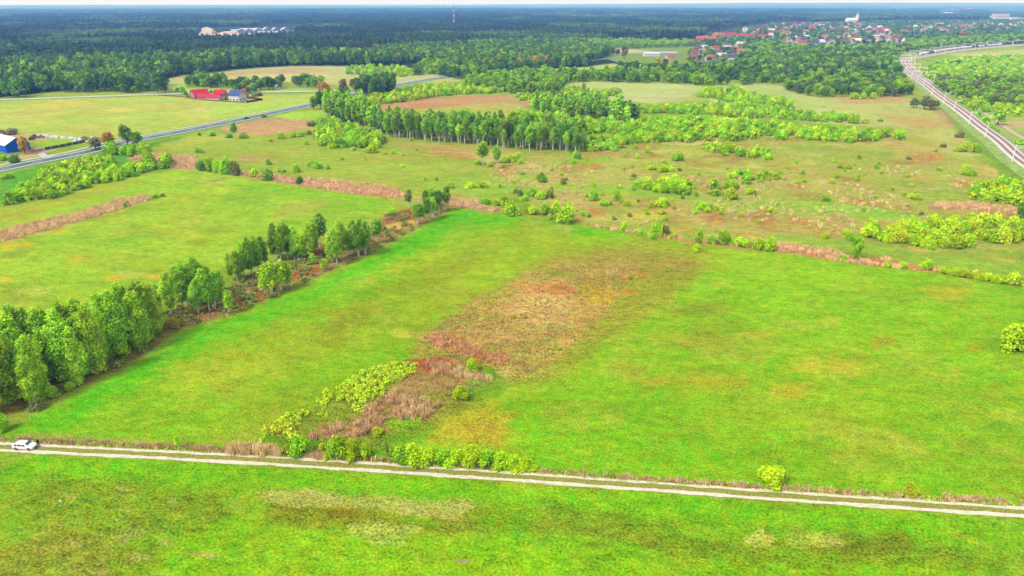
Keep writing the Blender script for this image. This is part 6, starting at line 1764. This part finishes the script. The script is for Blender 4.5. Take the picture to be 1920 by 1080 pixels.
def cant_mast(s, lab):
    x, y, a = rail_at(s)
    root = empty('catenary_mast', (x, y, 0), a)
    MB().tube([(0, 5.6, .6), (0, 5.6, 9.6)], [.30, .2], 6).build('post', MASTM, root)
    MB().tube([(0, 5.6, 9.0), (0, 2.0, 9.4)], .13, 5).tube([(0, 5.6, 7.6), (0, 2.2, 8.6)], .1, 5).build('bracket', MASTM, root)
    MB().box((0, 5.6, .8), (.9, .9, 1.0)).build('foundation', POSTM, root)
    tag(root, lab, 'mast', 'catenary masts along the railway')
def gantry(s, lab, left=6.5, right=-15.5):
    x, y, a = rail_at(s)
    root = empty('catenary_gantry', (x, y, 0), a)
    for yy in (left, right):
        MB().tube([(0, yy, -.2), (0, yy, 9.4)], [.34, .26], 6).build('post', MASTM, root)
    mb = MB()
    for z in (8.7, 9.5): mb.box((0, (left + right) / 2, z), (.3, left - right, .22))
    n = 10
    for k in range(n):
        ya, yb = right + (left - right) * k / n, right + (left - right) * (k + 1) / n
        mb.tube([(0, ya, 8.7), (0, yb, 9.5)], .09, 4)
    mb.build('beam', MASTM, root)
    for yy in (2.2, -2.2): MB().tube([(0, yy, 8.7), (0, yy, 7.2)], .1, 4).build('hanger', MASTM, root)
    tag(root, lab, 'gantry', 'catenary gantries over the railway bend')
masts = [(1908, 305), (1866, 262), (1831, 236), (1803, 212), (1781, 197), (1760, 181), (1743, 167), (1729, 157)]
for i, (px, py) in enumerate(masts):
    cant_mast(s_of(px, py), ['white catenary mast nearest to the right edge of the photo', 'second catenary mast from the near end of the straight railway', 'third catenary mast from the near end of the straight railway', 'fourth catenary mast from the near end of the straight railway',
              'fifth catenary mast, halfway up the straight railway', 'sixth catenary mast, before the bend', 'seventh catenary mast, close to the first gantry', 'last single catenary mast before the gantries'][i])
s0, s1 = s_of(1716, 150), s_of(1960, 82)
ng_ = int((s1 - s0) / 52)
for i in range(ng_ + 1):
    gantry(s0 + (s1 - s0) * i / ng_, f"{ORD[i] if i < 15 else 'far'} white catenary gantry counted from the near end of the bend" if i < 15 else 'white catenary gantry over the far stretch of track by the train')
# freight train
def wagon_parts():
    b = MB()
    n = 10; L = 12.6
    prof = [(1.35, .0), (1.45, 1.0), (1.35, 2.0), (.8, 2.6), (0, 2.75), (-.8, 2.6), (-1.35, 2.0), (-1.45, 1.0), (-1.35, 0)]
    vs = [(-L / 2, y, z) for y, z in prof] + [(L / 2, y, z) for y, z in prof]; k = len(prof)
    fs = [(i, i + 1, k + i + 1, k + i) for i in range(k - 1)] + [tuple(range(k))[::-1], tuple(range(k, 2 * k)), (k - 1, 0, k, 2 * k - 1)]
    b.add(vs, fs)
    c = MB().box((0, 0, -.25), (13.4, 2.3, .45))
    w = MB()
    for yy in (-.75, .75):
        for dx in (-.9, .9): w.tube([(dx, yy - .07, -.55), (dx, yy + .07, -.55)], .45, 10)
    w.box((0, 0, -.5), (2.6, 1.6, .3))
    def me(mb, nm, mat):
        m = bpy.data.meshes.new(nm); m.from_pydata(mb.v, [], mb.f); m.materials.append(mat); return m
    return me(b, 'wagon_body', noisy_mat('wagon_paint', None, .6, .8, .15, obj_color=True)), me(c, 'chassis', noisy_mat('chassis', alb((60, 56, 66)), .8, 1, .1)), me(w, 'bogie', noisy_mat('bogie', alb((52, 48, 54)), .8, 1, .1))
WB, WC, WW = wagon_parts()
ta, tb = s_of(1722, 105.5), s_of(1879, 86.4)
nw = int((tb - ta) / 14.2)
for i in range(nw):
    x, y, a = rail_at(ta + 7 + i * 14.2)
    root = empty('freight_wagon', (x + math.sin(a) * 2.2, y - math.cos(a) * 2.2, 2.65), a)
    dark = i in (nw - 9, nw - 8, nw - 5, 3, 4)
    for me_, nm in ((WB, 'wagon_body'), (WC, 'chassis')):
        o = bpy.data.objects.new(nm, me_); COL.objects.link(o); o.parent = root
        if nm == 'wagon_body': o.color = alb((112, 108, 124) if dark else (244, 242, 246), .7)
    for dx in (-4.4, 4.4):
        o = bpy.data.objects.new('bogie', WW); COL.objects.link(o); o.parent = root; o.location = (dx, 0, 0)
    if i == 0: lab = 'front pale freight wagon, nearest to the railway bend'
    elif i == nw - 1: lab = 'last pale freight wagon at the far right end of the train'
    elif dark: lab = 'dark grey freight wagon among the pale ones of the long train'
    else: lab = 'pale topped freight wagon in the long train beyond the bend'
    tag(root, lab, 'wagon', 'wagons of the freight train')

# ------------------------------------------------------------------ car
def paint_material(name, c):
    m, n, l, b = mat_new(name, .35, .5)
    b.inputs['Base Color'].default_value = c
    b.inputs['Coat Weight'].default_value = .6
    b.inputs['Coat Roughness'].default_value = .08
    return m
RUBBER = noisy_mat('tyre_rubber', (.02, .02, .022, 1), .85, 5, .1)
RIMM = noisy_mat('alloy', (.18, .18, .19, 1), .35, 5, .05, .5, metal=.7)
def car(name, label, x, y, z, ang, color, full=True):
    root = empty(name, (x, y, z), ang)
    P = paint_material(name + '_paint', color)
    st = [(-2.28, .42, .78, .84, .66, .56), (-2.20, .30, .90, 1.00, .80, .64), (-1.95, .24, .95, 1.20, .88, .62), (-1.55, .22, .95, 1.40, .90, .63), (-.8, .20, .94, 1.47, .92, .66), (0, .20, .93, 1.48, .92, .67),
          (.55, .20, .92, 1.42, .92, .65), (1.25, .21, .92, 1.02, .90, .74), (1.8, .22, .88, .94, .88, .66), (2.15, .26, .76, .82, .80, .58), (2.30, .36, .58, .66, .66, .48)]
    v, f = [], []
    for (sx, zb, zw, zt, wb, wt) in st:
        v += [(sx, -wb * .9, zb), (sx, -wb, zb + .2), (sx, -wb, (zb + zw) / 2 + .12), (sx, -wb * .97, zw), (sx, -wt, zt - .04), (sx, 0, zt + .02), (sx, wt, zt - .04), (sx, wb * .97, zw), (sx, wb, (zb + zw) / 2 + .12), (sx, wb, zb + .2), (sx, wb * .9, zb)]
    k = 11
    for i in range(len(st) - 1):
        for j in range(k): f.append((i * k + j, i * k + (j + 1) % k, (i + 1) * k + (j + 1) % k, (i + 1) * k + j))
    f.append(tuple(range(k))); f.append(tuple((len(st) - 1) * k + j for j in range(k))[::-1])
    body = mesh_obj('body', v, f, P, root, smooth=True)
    bm = bmesh.new(); bm.from_mesh(body.data); bmesh.ops.recalc_face_normals(bm, faces=bm.faces); bm.to_mesh(body.data); bm.free()
    # glass, a few mm proud of the body
    e = .02
    ws = mesh_obj('windscreen', [(1.20 + e, -.70, 1.03 + e), (1.20 + e, .70, 1.03 + e), (.60 + e, .58, 1.41 + e), (.60 + e, -.58, 1.41 + e)], [(0, 1, 2, 3)], GLASS, root)
    rw = mesh_obj('rear_window', [(-2.02 - e, -.60, 1.14 + e), (-2.02 - e, .60, 1.14 + e), (-1.60 - e, .56, 1.38 + e), (-1.60 - e, -.56, 1.38 + e)], [(3, 2, 1, 0)], GLASS, root)
    for sg in (-1, 1):
        for (xa, xb, ta_, tb_) in ((-1.75, -1.02, -1.45, -1.0), (-.94, -.02, -.92, -.05), (.06, 1.02, .03, .52)):
            yb_, yt_ = sg * (.91 + e), sg * (.70 + e)
            mesh_obj('side_window', [(xa, yb_, .97), (xb, yb_, .97), (tb_, yt_, 1.34), (ta_, yt_, 1.34)], [(0, 1, 2, 3) if sg < 0 else (3, 2, 1, 0)], GLASS, root)
        for wx in (-1.38, 1.42):
            t = MB().tube([(0, -.11, 0), (0, .11, 0)], .335, 20).build('wheel', RUBBER, root); t.location = (wx, sg * .84, .335)
            MB().tube([(0, -.115, 0), (0, .115, 0)], .21, 12).build('rim', RIMM, t)
        MB().box((2.20, sg * .58, .66), (.14, .28, .13)).build('headlight', GLASS, root)
        MB().box((-2.23, sg * .64, .82), (.10, .26, .18)).build('tail_light', noisy_mat('tail_red', alb((200, 30, 30)), .3, 2, .05), root)
        MB().box((.98, sg * 1.0, 1.0), (.16, .2, .13)).build('mirror', P, root)
        if full: MB().box((-.5, sg * .62, 1.5), (1.9, .04, .04)).build('roof_rail', METAL, root)
    MB().box((2.27, 0, .48), (.10, 1.0, .16)).build('grille', RUBBER, root)
    tag(root, label, 'car')
    return root
tx, ty = G(47, 842); tx2, ty2 = G(85, 844.6)
tang = math.atan2(ty2 - ty, tx2 - tx)
i_ = np.argmin(np.linalg.norm(TRACK - np.array([tx, ty]), axis=1))
car('parked_car', 'white estate car parked on the dirt track at the left edge', *G(48, 839.7), .02, math.atan2(*(TRACK[i_ + 2] - TRACK[i_ - 2])[::-1]), (.80, .81, .84, 1)).scale = (.9, .9, .9)
hx, hy = G(455, 224.5); i_ = np.argmin(np.linalg.norm(HWY - np.array([hx, hy]), axis=1))
hd = math.atan2(*(HWY[i_ + 1] - HWY[i_ - 1])[::-1])
car('car', 'small dark car driving on the highway below the farm', HWY[i_][0] + math.sin(hd) * 2, HWY[i_][1] - math.cos(hd) * 2, .31, hd, (.02, .025, .04, 1), False)

# ------------------------------------------------------------------ person beside the car
def person():
    J = [(0, 0, .95), (0, 0, 1.18), (.03, 0, 1.40), (.07, 0, 1.52), (.10, 0, 1.62), (.11, 0, 1.74),
         (0, .10, .90), (.10, .12, .50), (-.02, .12, .09), (.14, .12, .04), (0, -.10, .90), (-.06, -.12, .50), (-.22, -.12, .10), (-.07, -.12, .04),
         (.03, .20, 1.40), (.02, .27, 1.14), (.14, .22, .92), (.03, -.20, 1.40), (-.06, -.27, 1.14), (.02, -.26, .90)]
    Rr = [.15, .14, .16, .06, .09, .075, .095, .062, .045, .04, .095, .062, .045, .04, .075, .05, .036, .075, .05, .036]
    E = [(0, 1), (1, 2), (2, 3), (3, 4), (4, 5), (0, 6), (6, 7), (7, 8), (8, 9), (0, 10), (10, 11), (11, 12), (12, 13), (2, 14), (14, 15), (15, 16), (2, 17), (17, 18), (18, 19)]
    for hand, sg in ((16, 1), (19, -1)):
        hx_, hy_, hz_ = J[hand]
        J.append((hx_ + .03, hy_, hz_ - .09)); Rr.append(.03); E.append((hand, len(J) - 1)); palm = len(J) - 1
        for q, ln in ((-.03, .07), (-.01, .085), (.01, .08), (.03, .06)):
            J.append((hx_ + .03 + q, hy_ + .005, hz_ - .12)); Rr.append(.009); E.append((palm, len(J) - 1))
            J.append((hx_ + .045 + q, hy_ - sg * .015, hz_ - .12 - ln)); Rr.append(.008); E.append((len(J) - 2, len(J) - 1))
        J.append((hx_ + .08, hy_ - sg * .02, hz_ - .10)); Rr.append(.010); E.append((hand, len(J) - 1))
    me = bpy.data.meshes.new('person_skin'); me.from_pydata(J, E, [])
    tmp = bpy.data.objects.new('person_tmp', me); COL.objects.link(tmp)
    md = tmp.modifiers.new('s', 'SKIN'); tmp.modifiers.new('d', 'SUBSURF').levels = 1
    for i, sv in enumerate(me.skin_vertices[0].data):
        sv.radius = (Rr[i], Rr[i]); sv.use_root = (i == 0)
    dg = bpy.context.evaluated_depsgraph_get()
    m2 = bpy.data.meshes.new_from_object(tmp.evaluated_get(dg))
    bpy.data.objects.remove(tmp)
    m2.name = 'person'
    for nm, c in (('jacket', (.018, .02, .026, 1)), ('trousers', (.022, .024, .035, 1)), ('skin', (.45, .27, .19, 1)), ('shoes', (.02, .018, .016, 1))):
        m2.materials.append(noisy_mat('person_' + nm, c, .9, 6, .15))
    for p in m2.polygons:
        z = p.center.z
        r = abs(p.center.y)
        p.material_index = 2 if z > 1.53 or (z < .90 and r > .195) else 0 if z > .92 or r > .2 else 3 if z < .10 else 1
        p.use_smooth = True
    gx_, gy_ = G(73.5, 838)
    o = bpy.data.objects.new('person', m2); COL.objects.link(o)
    o.location = (gx_, gy_, .02); o.rotation_euler = (0, 0, R(150))
    hb = bmesh.new(); bmesh.ops.create_icosphere(hb, subdivisions=2, radius=.105)
    for v in list(hb.verts):
        if v.co.z < -.02 and v.co.x > -.02: hb.verts.remove(v)
    hmsh = bpy.data.meshes.new('hair'); hb.to_mesh(hmsh); hb.free(); hmsh.materials.append(noisy_mat('person_hair', (.02, .014, .01, 1), .8, 8, .2))
    h = bpy.data.objects.new('hair', hmsh); COL.objects.link(h); h.parent = o; h.location = (.10, 0, 1.70)
    tag(o, 'person in dark jacket and trousers standing on the track before the white car', 'person')
person()

# small things lying about
mb = MB().tube([(0, 0, 0), (-.25, .1, 1.3)], [.06, .04], 5)
o = mb.build('wooden_stake', POSTM); o.location = (*G(73.5, 818.5), 0); tag(o, 'pale leaning stake in the meadow just above the person', 'stake')
me_ = heap_mesh(70, .5, .4, .3); me_.materials.append(HEAPM)
o = bpy.data.objects.new('stone', me_); COL.objects.link(o); o.location = (*G(113.5, 940), 0); tag(o, 'small white stone in the near left field', 'stone')
o = MB().box((0, 0, .09), (2.0, .28, .16), -.05).build('plank', noisy_mat('weathered_plank', alb((170, 158, 140)), .9, 3, .2)); o.location = (*G(868, 1052.5), 0); tag(o, 'weathered grey plank lying in the near field', 'plank')
# ================================================================== HAZE
def haze():
    L = 34000.0
    mb = MB().box((0, 0, 0), (2 * L, 2 * L, 1))
    m = bpy.data.materials.new('haze_air')
    m.use_nodes = True
    n, l = m.node_tree.nodes, m.node_tree.links
    n.clear()
    out = n.new('ShaderNodeOutputMaterial')
    v = n.new('ShaderNodeVolumePrincipled')
    v.inputs['Color'].default_value = (0.15, 0.38, 1.0, 1)
    v.inputs['Density'].default_value = HAZE_D
    v.inputs['Absorption Color'].default_value = (1, 1, 1, 1)
    v.inputs['Anisotropy'].default_value = 0.0
    l.new(v.outputs[0], out.inputs['Volume'])
    o = mb.build('haze', m)
    top, bot = HAZE_TOP, -3.0
    o.scale = (1, 1, top - bot)
    o.location = (0, 0, (top + bot) / 2)
    tag(o, 'thin bluish haze over the far forests and town', 'haze', kind='stuff')
HAZE_D, HAZE_TOP = 1.5e-4, 112.0
haze()
